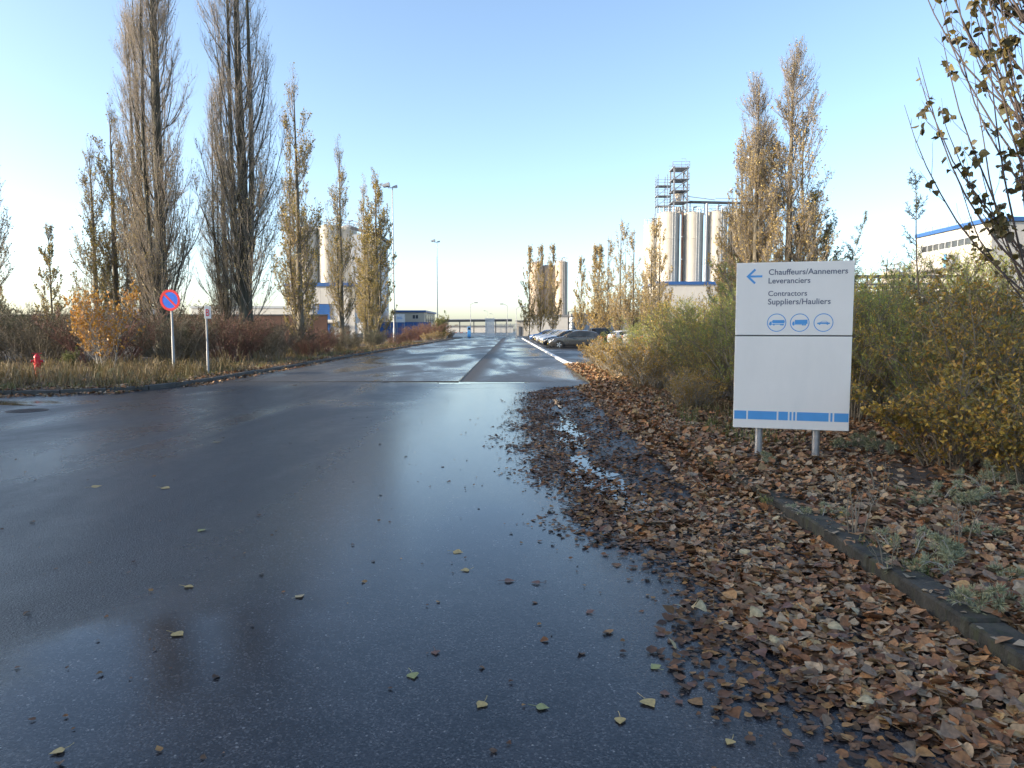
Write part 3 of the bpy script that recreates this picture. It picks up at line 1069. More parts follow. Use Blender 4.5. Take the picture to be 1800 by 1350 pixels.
t = empty('steel_tower', (29.6, 132, 22.2))
tag(t, 'open grey steel stair tower on top of the right silos', 'tower')
mb = MB()
xs, ys = (-0.4, 2.0), (-1.5, 1.5)
Hh = 8.6
for x in xs:
    for y in ys:
        mb.beam((x, y, 0), (x, y, Hh), 0.24)
mb.build('column', 'steel_grey', t)
for z in (2.2, 4.2, 6.2, 8.2):
    p = MB().box(-0.7, 2.3, -1.8, 1.8, z, z + 0.14).build('platform', 'steel_grey', t)
    r_ = MB()
    for x in (-0.7, 0.8, 2.3):
        r_.beam((x, -1.8, z), (x, -1.8, z + 1.1), 0.07)
    for h in (0.55, 1.1):
        r_.beam((-0.7, -1.8, z + h), (2.3, -1.8, z + h), 0.06).beam((-0.7, 1.8, z + h), (2.3, 1.8, z + h), 0.06)
        r_.beam((2.3, -1.8, z + h), (2.3, 1.8, z + h), 0.06)
    r_.build('railing', 'steel_grey', p)
mb = MB()
for z in (0.2, 2.3, 4.3, 6.3):
    mb.beam((-0.4, -1.5, z), (2.0, -1.5, z + 1.9), 0.14).beam((2.0, -1.5, z + 0.1), (2.0, 1.5, z + 1.9), 0.14).beam((-0.4, 1.5, z), (2.0, 1.5, z + 1.9), 0.12)
mb.build('brace', 'steel_grey', t)
mb = MB()
for (x, y) in ((-3.2, -1), (-3.2, 1), (-1.5, -1), (-1.5, 1)):
    mb.beam((x, y, 0), (x, y, 7.2), 0.13)
mb.build('stair_column', 'galvanised', t)
for i, z in enumerate((1.6, 3.4, 5.2)):
    p = MB().box(-3.4, -0.7, -1.1, 1.1, z, z + 0.1).build('stair_platform', 'steel_grey', t)
    r_ = MB()
    for h in (0.55, 1.1):
        r_.beam((-3.4, -1.1, z + h), (-0.7, -1.1, z + h), 0.06).beam((-3.4, -1.1, z + h), (-3.4, 1.1, z + h), 0.06)
    for x in (-3.4, -2.1):
        r_.beam((x, -1.1, z), (x, -1.1, z + 1.1), 0.06)
    r_.beam((-3.2, -0.9, z - 1.7), (-1.0, -0.9, z), 0.2, 0.1)
    r_.build('stair_flight', 'galvanised', p)
MB().tube([(0.8, 0, 0.3), (0.8, 0, 1.6)], [0.75, 0.45], 14).build('hopper', 'silo_cream', t, smooth=True)
MB().tube([(0.8, 0, 2.4), (0.8, 0, 3.9)], [0.45, 0.7], 14).build('hopper', 'silo_cream', t, smooth=True)
MB().beam((2.0, 0, 8.2), (2.0, 0, 10.2), 0.06).beam((1.2, 0, 10.2), (2.0, 0, 10.2), 0.05).beam((-0.4, 0, 8.2), (-0.4, 0, 9.6), 0.06).build('mast', 'steel_grey', t)
t = empty('conveyor_bridge', (31.7, 131, 23.4))
tag(t, 'dark overhead conveyor bridge running right over the silo tops', 'conveyor')
MB().beam((0, 0, 1.1), (14.0, 0.6, 0.9), 0.9, 0.35).build('deck', 'steel_dark', t)
MB().beam((0, -0.5, 2.0), (5, -0.4, 1.4), 0.12).beam((5, -0.4, 1.7), (14.0, 0.1, 1.6), 0.08).build('railing', 'steel_grey', t)
mb = MB()
for k in range(6):
    mb.beam((0.6 + k * 2.6, 0.1, -1.2), (0.6 + k * 2.6, 0.1, 1.0), 0.14)
mb.build('support', 'steel_grey', t)
for i, (x, y, zz, lb) in enumerate(((30.6, 129.5, 22.4, 'dark vertical pipe in the gap between the two silos by the steel tower'), (34.95, 129.5, 24.0, 'grey vertical pipe between the right silos under the conveyor'))):
    p = empty('downpipe', (x, y, 0))
    tag(p, lb, 'pipe')
    MB().tube([(0, 0, 9.8), (0, 0, zz)], 0.22, 10).build('pipe', 'steel_grey' if i else 'wall_brown', p, smooth=True)
    MB().lathe([(0.3, 14), (0.3, 14.15)], 10).lathe([(0.3, 18), (0.3, 18.15)], 10).build('flange', 'steel_grey', p)

# --- distant silos in the middle
FG = 'brown silos in the distance'
silo('distant brown silo, leftmost behind the far poplars', 7.0, 206, 2.0, 0, 20.2, 'silo_brown', FG, ladder=False, seams=7)
silo('distant brown silo, second from left and set back', 10.0, 208, 1.9, 0, 19.4, 'silo_brown', FG, rail=False, ladder=False, seams=7)
silo('distant brown silo, third from left beside the pale pipe', 12.6, 207, 1.2, 0, 19.4, 'silo_brown', FG, rail=False, ladder=False, seams=7)
silo('distant brown silo, rightmost with a stair on its side', 14.0, 203, 1.75, 0, 20.2, 'silo_brown', FG, seams=7)
b = empty('white_process_hall', (0, 0, 0))
tag(b, 'white hall at the foot of the distant brown silos', 'building')
panel_wall(b, 'x', 4.6, 15.2, 194, 0, 4.9, 1.5, 'clad_white')
panel_wall(b, 'y', 194.1, 212, 4.54, 0, 4.9, 3, 'clad_white')
MB().box(4.7, 15.1, 194.1, 212, 0, 4.85).build('wall_core', 'clad_white', b)
MB().box(4.4, 15.4, 193.8, 212.2, 4.9, 5.4).build('roof_edge', 'roof_grey', b)
t = empty('steel_stair_frame', (16.4, 196, 0))
tag(t, 'small dark steel stair frame beside the distant white hall', 'frame')
mb = MB()
for x in (-0.9, 0.9):
    for y in (-1, 1):
        mb.beam((x, y, 0), (x, y, 6.2), 0.2)
for z in (1.6, 3.2, 4.8, 6.2):
    mb.box(-1.0, 1.0, -1.1, 1.1, z, z + 0.12)
mb.build('frame', 'steel_dark', t)
MB().beam((-0.9, -1, 0), (0.9, -1, 1.6), 0.14).beam((0.9, -1, 1.6), (-0.9, -1, 3.2), 0.14).beam((-0.9, -1, 3.2), (0.9, -1, 4.8), 0.14).build('stair_flight', 'steel_grey', t)
b = empty('grey_shed', (0, 0, 0))
tag(b, 'long low grey shed beyond the parked cars', 'building')
panel_wall(b, 'x', 17.8, 41, 206, 0, 5.2, 2.2, 'clad_grey')
MB().box(17.9, 40.9, 206.1, 232, 0, 5.15).build('wall_core', 'clad_grey', b)
MB().box(17.5, 41.3, 205.7, 232, 5.2, 6.1).build('roof', 'roof_grey', b)
b = empty('cream_gatehouse', (0, 0, 0))
tag(b, 'small sunlit cream gatehouse at the end of the road', 'building')
panel_wall(b, 'x', 1.0, 3.6, 160, 0, 3.3, 0.9, 'silo_cream', [(1.5, 2.3, 0, 2.1)])
panel_wall(b, 'y', 160.1, 166, 0.94, 0, 3.3, 1.5, 'silo_cream')
MB().box(1.1, 3.5, 160.12, 166, 0, 3.25).build('wall_core', 'silo_cream', b)
MB().box(1.52, 2.28, 160.05, 160.11, 0, 2.08).build('door', 'steel_dark', b)
MB().box(0.7, 3.9, 159.7, 166.3, 3.3, 3.5).build('roof', 'roof_grey', b)

# --- right factory
b = empty('factory_building', (0, 0, 0))
tag(b, 'large sunlit white factory with blue roof edge and window bands at far right', 'building')
FX, FY0, FY1, FH = 52.0, 78.0, 92.5, 13.2
holes = [(81.4, 91.2, 11.1, 12.0), (81.5, 84.4, 7.0, 7.9)]
panel_wall(b, 'y', FY0 + 0.1, FY1, FX - 0.06, 0, FH, 1.45, 'clad_factory', holes)
panel_wall(b, 'x', FX - 0.05, 95, FY0, 0, FH, 1.8, 'clad_factory')
MB().box(FX + 0.06, 95, FY0 + 0.08, FY1 - 0.05, 0, FH - 0.1).build('wall_core', 'clad_grey', b)
MB().box(FX - 0.25, FX - 0.06, FY0 - 0.25, FY1 + 0.1, FH, FH + 0.45).box(FX - 0.06, 95, FY0 - 0.25, FY0 - 0.06, FH, FH + 0.45).build('roof_edge', 'trim_blue', b)
MB().box(FX - 0.06, 95, FY0 - 0.05, FY1, FH - 0.08, FH + 0.2).build('roof', 'roof_grey', b)
window(b, 'y', 81.4, 91.2, 11.1, 12.0, FX - 0.05, 8, 'clad_grey', 'window_dark')
window(b, 'y', 81.5, 84.4, 7.0, 7.9, FX - 0.05, 3, 'clad_grey', 'window_dark')
bay = MB().bbox(FX - 1.6, FX - 0.07, 83.4, 90.8, 8.7, 10.2, 0.05).build('bay', 'clad_factory', b)
MB().box(FX - 1.5, FX - 0.1, 83.3, 83.38, 8.8, 10.15).build('end_panel', 'clad_grey', bay)
MB().box(FX - 1.62, FX - 1.601, 83.4, 83.9, 8.7, 10.25).build('corner_trim', 'sign_blue', bay)
mb = MB()
for k in range(9):
    mb.beam((FX + 0.6, 79 + k * 1.6, FH), (FX + 0.6, 79 + k * 1.6, FH + 1.1), 0.05)
mb.beam((FX + 0.6, 79, FH + 1.1), (FX + 0.6, 91.8, FH + 1.1), 0.05).beam((FX + 0.6, 79, FH + 0.7), (FX + 0.6, 91.8, FH + 0.7), 0.04)
mb.build('roof_railing', 'steel_grey', b)

# --- steel pipe rack right of the sign
t = empty('pipe_rack', (0, 0, 0))
tag(t, 'dark steel pipe rack seen over the shrubs right of the sign', 'pipe rack')
mb = MB()
for x in (27.6, 30.7, 33.6, 36.5):
    mb.beam((x, 60, 0), (x, 60, 6.1), 0.16).beam((x, 62, 0), (x, 62, 6.1), 0.16)
mb.build('column', 'steel_dark', t)
for z in (6.0, 5.1, 4.4, 3.2):
    MB().beam((24, 60, z), (38, 60, z), 0.16 if z > 5.9 else 0.1).beam((24, 62, z), (38, 62, z), 0.12).build('beam', 'steel_dark', t)
for k, z in enumerate((5.35, 4.65)):
    MB().tube([(24, 60.6 + k * 0.5, z), (38, 60.6 + k * 0.5, z)], 0.12, 8).build('pipe', 'steel_grey', t, smooth=True)
for i, (x, lb) in enumerate(((53.6, 'low cream tank behind the pipe rack, left one'), (56.6, 'low cream tank behind the pipe rack, right one beside the factory'))):
    silo(lb, x, 101, 1.4, 0, 9.3, 'silo_cream', 'low tanks behind the pipe rack', ladder=False, seams=3)

# --- far pipe bridge, gate, fence, barrier
t = empty('pipe_bridge', (0, 0, 0))
tag(t, 'long low dark pipe bridge across the far end of the road', 'pipe bridge')
MB().beam((-26, 262, 4.4), (0, 262, 4.6), 0.8, 0.7).build('girder', 'steel_dark', t)
for x in (-23.5, -19.2, -14, -9.6, -6, -2):
    MB().beam((x, 262, 0), (x, 262, 4.2), 0.35).build('column', 'steel_dark', t)
MB().tube([(-26, 261.2, 4.9), (0, 261.2, 5.1)], 0.16, 8).build('pipe', 'galvanised', t)
b = empty('pale_shed', (0, 0, 0))
tag(b, 'pale low shed in the haze behind the pipe bridge', 'building')
panel_wall(b, 'x', -34, 0.5, 300, 0, 2.6, 2.6, 'clad_white')
MB().box(-33.9, 0.4, 300.1, 330, 0, 2.5).build('wall_core', 'clad_white', b)
MB().box(-34.3, 0.8, 299.6, 330, 2.6, 3.0).build('roof', 'roof_grey', b)
t = empty('yard_gate', (-4.4, 142, 0))
tag(t, 'tall white gate panel across the end of the road', 'gate')
mb = MB()
for k in range(9):
    mb.box(-0.72 + k * 0.165, -0.72 + k * 0.165 + 0.13, -0.02, 0.02, 0.25, 3.5)
mb.build('bar', 'paint_white', t)
MB().box(-0.8, 0.8, -0.05, 0.05, 3.5, 3.65).box(-0.8, 0.8, -0.05, 0.05, 0.1, 0.25).box(-0.9, -0.78, -0.06, 0.06, 0, 3.8).box(0.78, 0.9, -0.06, 0.06, 0, 3.8).build('gate_frame', 'paint_white', t)
t = empty('mesh_fence', (0, 0, 0))
tag(t, 'grey bar fence running right from the white gate panel', 'fence')
for k in range(6):
    MB().box(-3.2 + k * 0.95, -3.12 + k * 0.95, 142, 142.08, 0, 2.7).build('post', 'galvanised', t)
for k in range(5):
    mb = MB()
    for j in range(7):
        x = -3.05 + k * 0.95 + j * 0.12
        mb.box(x, x + 0.025, 142.02, 142.05, 0.15, 2.55)
    mb.box(-3.12 + k * 0.95, -2.25 + k * 0.95, 142.0, 142.02, 0.3, 0.36).box(-3.12 + k * 0.95, -2.25 + k * 0.95, 142.0, 142.02, 2.35, 2.41)
    mb.build('panel', 'galvanised', t)
t = empty('gate_terminal', (-7.9, 131.5, 0))
tag(t, 'blue gate terminal column on a small island', 'terminal')
MB().bbox(-0.3, 0.3, -0.2, 0.2, 0.12, 1.25, 0.02).bbox(-0.3, 0.3, -0.24, 0.2, 1.3, 2.0, 0.02).build('housing', 'sign_blue', t)
MB().box(-0.2, 0.2, -0.255, -0.24, 1.45, 1.85).build('screen', 'car_glass', t)
MB().bbox(-0.9, 0.9, -0.6, 0.6, 0, 0.12, 0.02).build('plinth', 'kerb_dark', t)
t = empty('barrier', (-12.6, 132.5, 0))
tag(t, 'white boom barrier closed across the left lane', 'barrier')
MB().bbox(-0.2, 0.2, -0.2, 0.2, 0, 1.05, 0.02).build('housing', 'paint_white', t)
for k in range(9):
    MB().box(0.2 + k * 0.55, 0.2 + (k + 1) * 0.55 - 0.005, -0.04, 0.04, 0.82, 0.94).build('boom_section', 'traffic_red' if k % 2 else 'paint_white', t)


# --- lamps
def flood_mast(x, y, h, lab, left=True):
    t = empty('floodlight_mast', (x, y, 0))
    tag(t, lab, 'lamp mast', 'tall floodlight masts')
    MB().tube([(0, 0, 0), (0, 0, 1.6), (0, 0, 1.7), (0, 0, h)], [0.15, 0.15, 0.10, 0.055], 10).build('pole', 'pole_grey', t, smooth=True)
    MB().lathe([(0.3, 0), (0.3, 0.05)], 10).build('base_plate', 'galvanised', t)
    MB().beam((-0.55, 0, h - 0.1), (0.55, 0, h - 0.1), 0.09).build('cross_arm', 'galvanised', t)
    for s in (-1, 1):
        hd = MB()
        c = Vector((0.5 * s, -0.1, h + 0.05)) if s < 0 else Vector((0.45, 0.1, h - 0.02))
        k = 1.0 if s < 0 else 0.6
        hd.add([c + Vector(p) * k for p in ((-0.75, -0.3, 0.1), (0.15, -0.35, 0.42), (0.15, 0.35, 0.42), (-0.75, 0.3, 0.1), (-0.55, -0.3, -0.12), (0.2, -0.35, 0.0), (0.2, 0.35, 0.0), (-0.55, 0.3, -0.12))],
               [(0, 1, 2, 3), (4, 7, 6, 5), (0, 4, 5, 1), (1, 5, 6, 2), (2, 6, 7, 3), (3, 7, 4, 0)])
        hd.build('floodlight', 'steel_grey', t)
    return t


flood_mast(-14.2, 86, 18.4, 'tall mast with floodlight rising past the rightmost left poplar')
flood_mast(-14.7, 141, 18.6, 'tall mast with tilted floodlight standing alone against the sky')


def street_lamp(x, y, h, lab, side=1):
    t = empty('street_lamp', (x, y, 0))
    tag(t, lab, 'street lamp', 'street lamps round the gate')
    MB().tube([(0, 0, 0), (0, 0, h)], [0.09, 0.055], 8).build('pole', 'galvanised', t, smooth=True)
    MB().tube([(0, 0, h), (-0.5 * side, 0, h + 0.3), (-1.0 * side, 0, h + 0.4)], 0.04, 6).build('arm', 'galvanised', t)
    MB().bbox(-1.55 * side if side > 0 else 0.8, -0.8 if side > 0 else 1.55, -0.16, 0.16, h + 0.3, h + 0.48, 0.04).build('lamp_head', 'steel_grey', t)


street_lamp(-8.6, 148, 6.6, 'slim street lamp above the blue terminal', -1)
street_lamp(-1.0, 150, 6.4, 'street lamp with leftward arm beside the far poplars', 1)
street_lamp(-9.2, 270, 8.0, 'tiny far street lamp, left of the pair over the pipe bridge', 1)
street_lamp(-7.4, 285, 7.2, 'tiny far street lamp, right of the pair over the pipe bridge', 1)
street_lamp(0.7, 118, 4.9, 'thin pole lamp in front of the far poplars', -1)

# --- unseen hall, added off to the left to shade the foreground
b = empty('added_shade_hall', (0, 0, 0))
tag(b, 'large grey clad hall added out of view on the left to shade the foreground', 'building')
MB().box(-92, -46, -100, 6, 0, 19.0).build('wall_core', 'clad_grey', b)
MB().box(-92.3, -45.7, -100.3, 6.3, 19.0, 19.5).build('roof_edge', 'trim_blue', b)
for k in range(12):
    MB().bbox(-45.98, -45.9, -99 + k * 8.7, -90.4 + k * 8.7, 0, 18.9, 0.02).build('wall_panel', 'clad_grey', b)


# ================================================================== SIGNS, HYDRANT, COVER
def text_mesh(s, width=None, height=None, depth=0.002):
    cu = bpy.data.curves.new('lettering', 'FONT')
    cu.body = s
    cu.size = 0.1
    cu.extrude = depth / 2
    cu.resolution_u = 4
    cu.offset = 0.0008
    to = bpy.data.objects.new('lettering', cu)
    COL.objects.link(to)
    dg = bpy.context.evaluated_depsgraph_get()
    me = bpy.data.meshes.new_from_object(to.evaluated_get(dg))
    bpy.data.objects.remove(to)
    n = len(me.vertices)
    a = np.empty(n * 3, dtype=np.float32)
    me.vertices.foreach_get('co', a)
    a = a.reshape(-1, 3)
    x0, x1 = a[:, 0].min(), a[:, 0].max()
    cap = 0.0729 if height is None else height
    sx = (width / (x1 - x0)) if width else 1
    sy = sx if height is None else height / (a[:, 1].max() - a[:, 1].min())
    out = np.stack([(a[:, 0] - x0) * sx, -a[:, 2], a[:, 1] * sy], -1)
    me.vertices.foreach_set('co', out.ravel().astype(np.float32))
    me.update()
    me.materials.clear()
    return me


SW, SZ0, SZ1, SZM = 1.256, 0.44, 2.36, 1.52
sb = empty('direction_sign', (2.62, 8.37, 0.09), math.atan2(-0.34, 1.21))
tag(sb, 'white two-panel direction sign with blue arrow on two round steel posts', 'sign')
zo = -0.09
up = MB().bbox(0, SW, -0.03, 0.0, SZM + 0.006 + zo, SZ1 + zo, 0.004).build('upper_panel', 'sign_white', sb)
lo = MB().bbox(0, SW, -0.03, 0.0, SZ0 + zo, SZM - 0.008 + zo, 0.004).build('lower_panel', 'sign_white', sb)
MB().box(0.01, SW - 0.01, 0.001, 0.035, SZM - 0.04 + zo, SZM + 0.04 + zo).build('joint_rail', 'steel_dark', sb)
for u in (0.235, 0.735):
    MB().tube([(u * SW, 0.05, -0.25), (u * SW, 0.05, SZ1 - 0.12 + zo)], 0.042, 16).build('post', 'galvanised', sb, smooth=True)
    for z in (0.62, 1.25, 1.7, 2.2):
        MB().box(u * SW - 0.07, u * SW + 0.07, 0.001, 0.012, z + zo, z + 0.03 + zo).build('clamp', 'galvanised', sb)
FRONT = -0.0312
top = SZ1 + zo
for (s_, w_, d_) in (('Chauffeurs/Aannemers', 0.836, 0.142), ('Leveranciers', 0.447, 0.240), ('Contractors', 0.417, 0.384), ('Suppliers/Hauliers', 0.667, 0.480)):
    me = text_mesh(s_, w_)
    link('lettering', me, 'sign_text', up, (0.352, FRONT, top - d_))
# arrow
mb = MB()
cx, cz = 0.20, top - 0.157
mb.prism_xz([(cx - 0.075, cz - 0.0115), (cx + 0.083, cz - 0.0115), (cx + 0.083, cz + 0.0115), (cx - 0.075, cz + 0.0115)], FRONT - 0.001, FRONT + 0.001)


def bar(p, q, w, d=0.001):
    p, q = Vector(p), Vector(q)
    t = (q - p).normalized() * 1.0
    n_ = Vector((-t.y, t.x)) * (w / 2)
    mb.prism_xz([tuple(p - n_), tuple(q - n_), tuple(q + n_), tuple(p + n_)], FRONT - d, FRONT + 0.001)


bar((cx - 0.083, cz - 0.008), (cx + 0.005, cz + 0.08), 0.024, 0.0014)
bar((cx - 0.083, cz + 0.008), (cx + 0.005, cz - 0.08), 0.024, 0.0018)
mb.build('arrow', 'sign_blue', up)
# pictograms in rings
zc = top - 0.69
for i, px_ in enumerate((0.452, 0.70, 0.951)):
    mb = MB()
    n_ = 40
    vs, fs = [], []
    for k in range(n_):
        a = 2 * PI * k / n_
        for r_ in (0.095, 0.104):
            vs.append((px_ + r_ * math.cos(a), FRONT, zc + r_ * math.sin(a)))
    for k in range(n_):
        k2 = (k + 1) % n_
        fs.append((2 * k, 2 * k + 1, 2 * k2 + 1, 2 * k2))
    mb.add(vs, fs)
    mb.build('ring', 'sign_blue', up)
    mb = MB()

    def poly(pts, d=0.0):
        mb.prism_xz([(px_ + x, zc + z) for x, z in pts], FRONT - 0.0006 - d, FRONT + 0.001)

    def disc(x, z, r_, d=0.0003):
        poly([(x + r_ * math.cos(2 * PI * k / 12), z + r_ * math.sin(2 * PI * k / 12)) for k in range(12)], d)
    if i == 0:
        poly([(-0.038 + 0.012 * math.cos(a), 0.012 * 1 + 0.018 * math.sin(a)) for a in [PI / 2 + k * PI / 6 for k in range(7)]] +
             [(0.078 + 0.010 * math.cos(a), 0.012 + 0.018 * math.sin(a)) for a in [-PI / 2 + k * PI / 6 for k in range(7)]])
        poly([(-0.083, -0.024), (-0.083, -0.008), (-0.077, -0.004), (-0.073, 0.012), (-0.058, 0.012), (-0.058, 0.017), (-0.053, 0.017), (-0.053, -0.024)], 0.0002)
        poly([(-0.053, -0.022), (0.08, -0.022), (0.08, -0.014), (-0.053, -0.014)], 0.0001)
        for x in (-0.068, -0.03, 0.048, 0.068):
            disc(x, -0.024, 0.009)
    elif i == 1:
        poly([(-0.052, -0.016), (0.083, -0.014), (0.083, 0.034), (-0.052, 0.030)])
        poly([(-0.080, -0.022), (-0.080, -0.006), (-0.072, 0.012), (-0.056, 0.014), (-0.056, -0.022)], 0.0002)
        poly([(-0.056, -0.022), (0.07, -0.022), (0.07, -0.0165), (-0.056, -0.0165)], 0.0001)
        for x in (-0.066, 0.035, 0.058):
            disc(x, -0.024, 0.010)
    else:
        poly([(-0.066, -0.016), (-0.066, -0.003), (-0.04, 0.003), (0.04, 0.003), (0.068, -0.002), (0.068, -0.016)])
        poly([(-0.036, 0.0025), (-0.014, 0.018), (0.03, 0.018), (0.046, 0.0025), (0.040, 0.0025), (0.028, 0.0145), (-0.012, 0.0145), (-0.028, 0.0025)], 0.0002)
        disc(-0.04, -0.016, 0.010)
        disc(0.042, -0.016, 0.010)
    mb.build('pictogram', 'sign_blue', up)
k_ = SW / 689
zb = SZ0 + zo + 0.103
for (a, b_) in ((6, 80), (90, 264), (274, 331), (341, 353), (363, 375), (384, 570), (580, 592), (602, 684)):
    MB().box(a * k_, b_ * k_, FRONT - 0.0006, FRONT + 0.001, zb, zb + 0.099).build('stripe', 'sign_blue', lo)

# no parking sign
p0 = gp(306, 659, 0.1)
np_ = empty('no_parking_sign', p0, R(-6))
tag(np_, 'round blue no parking sign with red ring and slash on grey post', 'sign')
zt = 2.42
MB().tube([(0, 0, -0.2), (0, 0, 1.25), (0, 0, 1.27), (0, 0, zt + 0.3)], [0.042, 0.042, 0.033, 0.033], 12).build('post', 'pole_grey', np_, smooth=True)


def disc_y(r0, r1, y0, y1, zc_, n_=40):
    mb = MB()
    vs, fs = [], []
    for k in range(n_):
        a = 2 * PI * k / n_
        c, s_ = math.cos(a), math.sin(a)
        vs += [(r0 * c, y0, zc_ + r0 * s_), (r1 * c, y0, zc_ + r1 * s_), (r1 * c, y1, zc_ + r1 * s_), (r0 * c, y1, zc_ + r0 * s_)]
    for k in range(n_):
        a, b_ = 4 * k, 4 * ((k + 1) % n_)
        fs += [(a, a + 1, b_ + 1, b_), (a + 1, a + 2, b_ + 2, b_ + 1), (a + 2, a + 3, b_ + 3, b_ + 2)]
        if r0 > 0.001:
            fs.append((a + 3, a, b_, b_ + 3))
    return mb.add(vs, fs)


dk = disc_y(0.0005, 0.335, -0.075, -0.05, zt).build('disc', 'traffic_blue', np_)
disc_y(0.262, 0.342, -0.080, -0.0752, zt).build('ring', 'traffic_red', dk)
mb = MB()
w2 = 0.034
a = R(-45)
ux, uz = math.cos(a), math.sin(a)
mb.prism_xz([(-0.268 * ux - w2 * uz, zt - 0.268 * uz + w2 * ux), (0.268 * ux - w2 * uz, zt + 0.268 * uz + w2 * ux),
             (0.268 * ux + w2 * uz, zt + 0.268 * uz - w2 * ux), (-0.268 * ux + w2 * uz, zt - 0.268 * uz - w2 * ux)], -0.0785, -0.0752)
mb.build('slash', 'traffic_red', dk)
MB().box(-0.06, 0.06, -0.05, 0.05, zt + 0.12, zt + 0.15).box(-0.06, 0.06, -0.05, 0.05, zt - 0.15, zt - 0.12).build('clamp', 'galvanised', np_)

# white B sign
p0 = gp(366, 656, 0.1)
bs_ = empty('letter_sign', p0, R(8))
tag(bs_, 'narrow white sign with letter B on thin grey post', 'sign')
MB().tube([(0, 0, -0.2), (0, 0, 0.75), (0, 0, 0.77), (0, 0, 2.3)], [0.04, 0.04, 0.031, 0.031], 12).build('post', 'pole_grey', bs_, smooth=True)
pl = MB().bbox(-0.04, 0.17, -0.075, -0.05, 1.84, 2.26, 0.004).build('plate', 'paint_white', bs_)
link('letter', text_mesh('B', 0.11, 0.23, 0.003), 'traffic_red', pl, (0.01, -0.077, 1.93))

# hydrant
p0 = gp(67, 664, 0.1)
h = empty('fire_hydrant', p0, R(20))
h.scale = (0.82, 0.82, 0.82)
tag(h, 'red pillar fire hydrant at the edge of the left thicket', 'hydrant')
MB().lathe([(0.15, 0), (0.15, 0.06), (0.105, 0.07), (0.10, 0.48), (0.125, 0.50), (0.125, 0.55), (0.10, 0.57), (0.098, 0.74), (0.115, 0.76), (0.10, 0.82), (0.05, 0.87), (0.03, 0.9)], 20).build('barrel', 'hydrant_red', h, smooth=True)
for s_ in (-1, 1):
    c = MB().tube([(0.09 * s_, 0, 0.62), (0.17 * s_, 0, 0.62), (0.17 * s_, 0, 0.62), (0.20 * s_, 0, 0.62)], [0.05, 0.05, 0.06, 0.06], 14).build('outlet', 'hydrant_red', h, smooth=True)
    MB().tube([(0.20 * s_, 0, 0.62), (0.215 * s_, 0, 0.62)], 0.05, 12).build('cap', 'galvanised', c)
MB().tube([(0, -0.1, 0.36), (0, -0.15, 0.36)], 0.055, 14).build('outlet', 'hydrant_red', h)
MB().box(-0.16, 0.16, -0.02, 0.02, 0.90, 0.925).build('valve_handle', 'hydrant_red', h)

# manhole cover
p0 = gp(48, 722, 0.0)
mc = empty('manhole_cover', (p0.x, p0.y, 0.0))
tag(mc, 'round iron manhole cover in wet asphalt at far left', 'manhole cover')
MB().lathe([(0.36, 0.003), (0.36, 0.008), (0.31, 0.010), (0.305, 0.003)], 32).build('frame', 'iron', mc)
lid = MB().lathe([(0.30, 0.003), (0.30, 0.011)], 32).build('lid', 'iron', mc)
for i in range(-2, 3):
    for j in range(-2, 3):
        if i * i + j * j < 7:
            MB().box(i * 0.1 - 0.035, i * 0.1 + 0.035, j * 0.1 - 0.035, j * 0.1 + 0.035, 0.011, 0.015).build('stud', 'iron', lid)


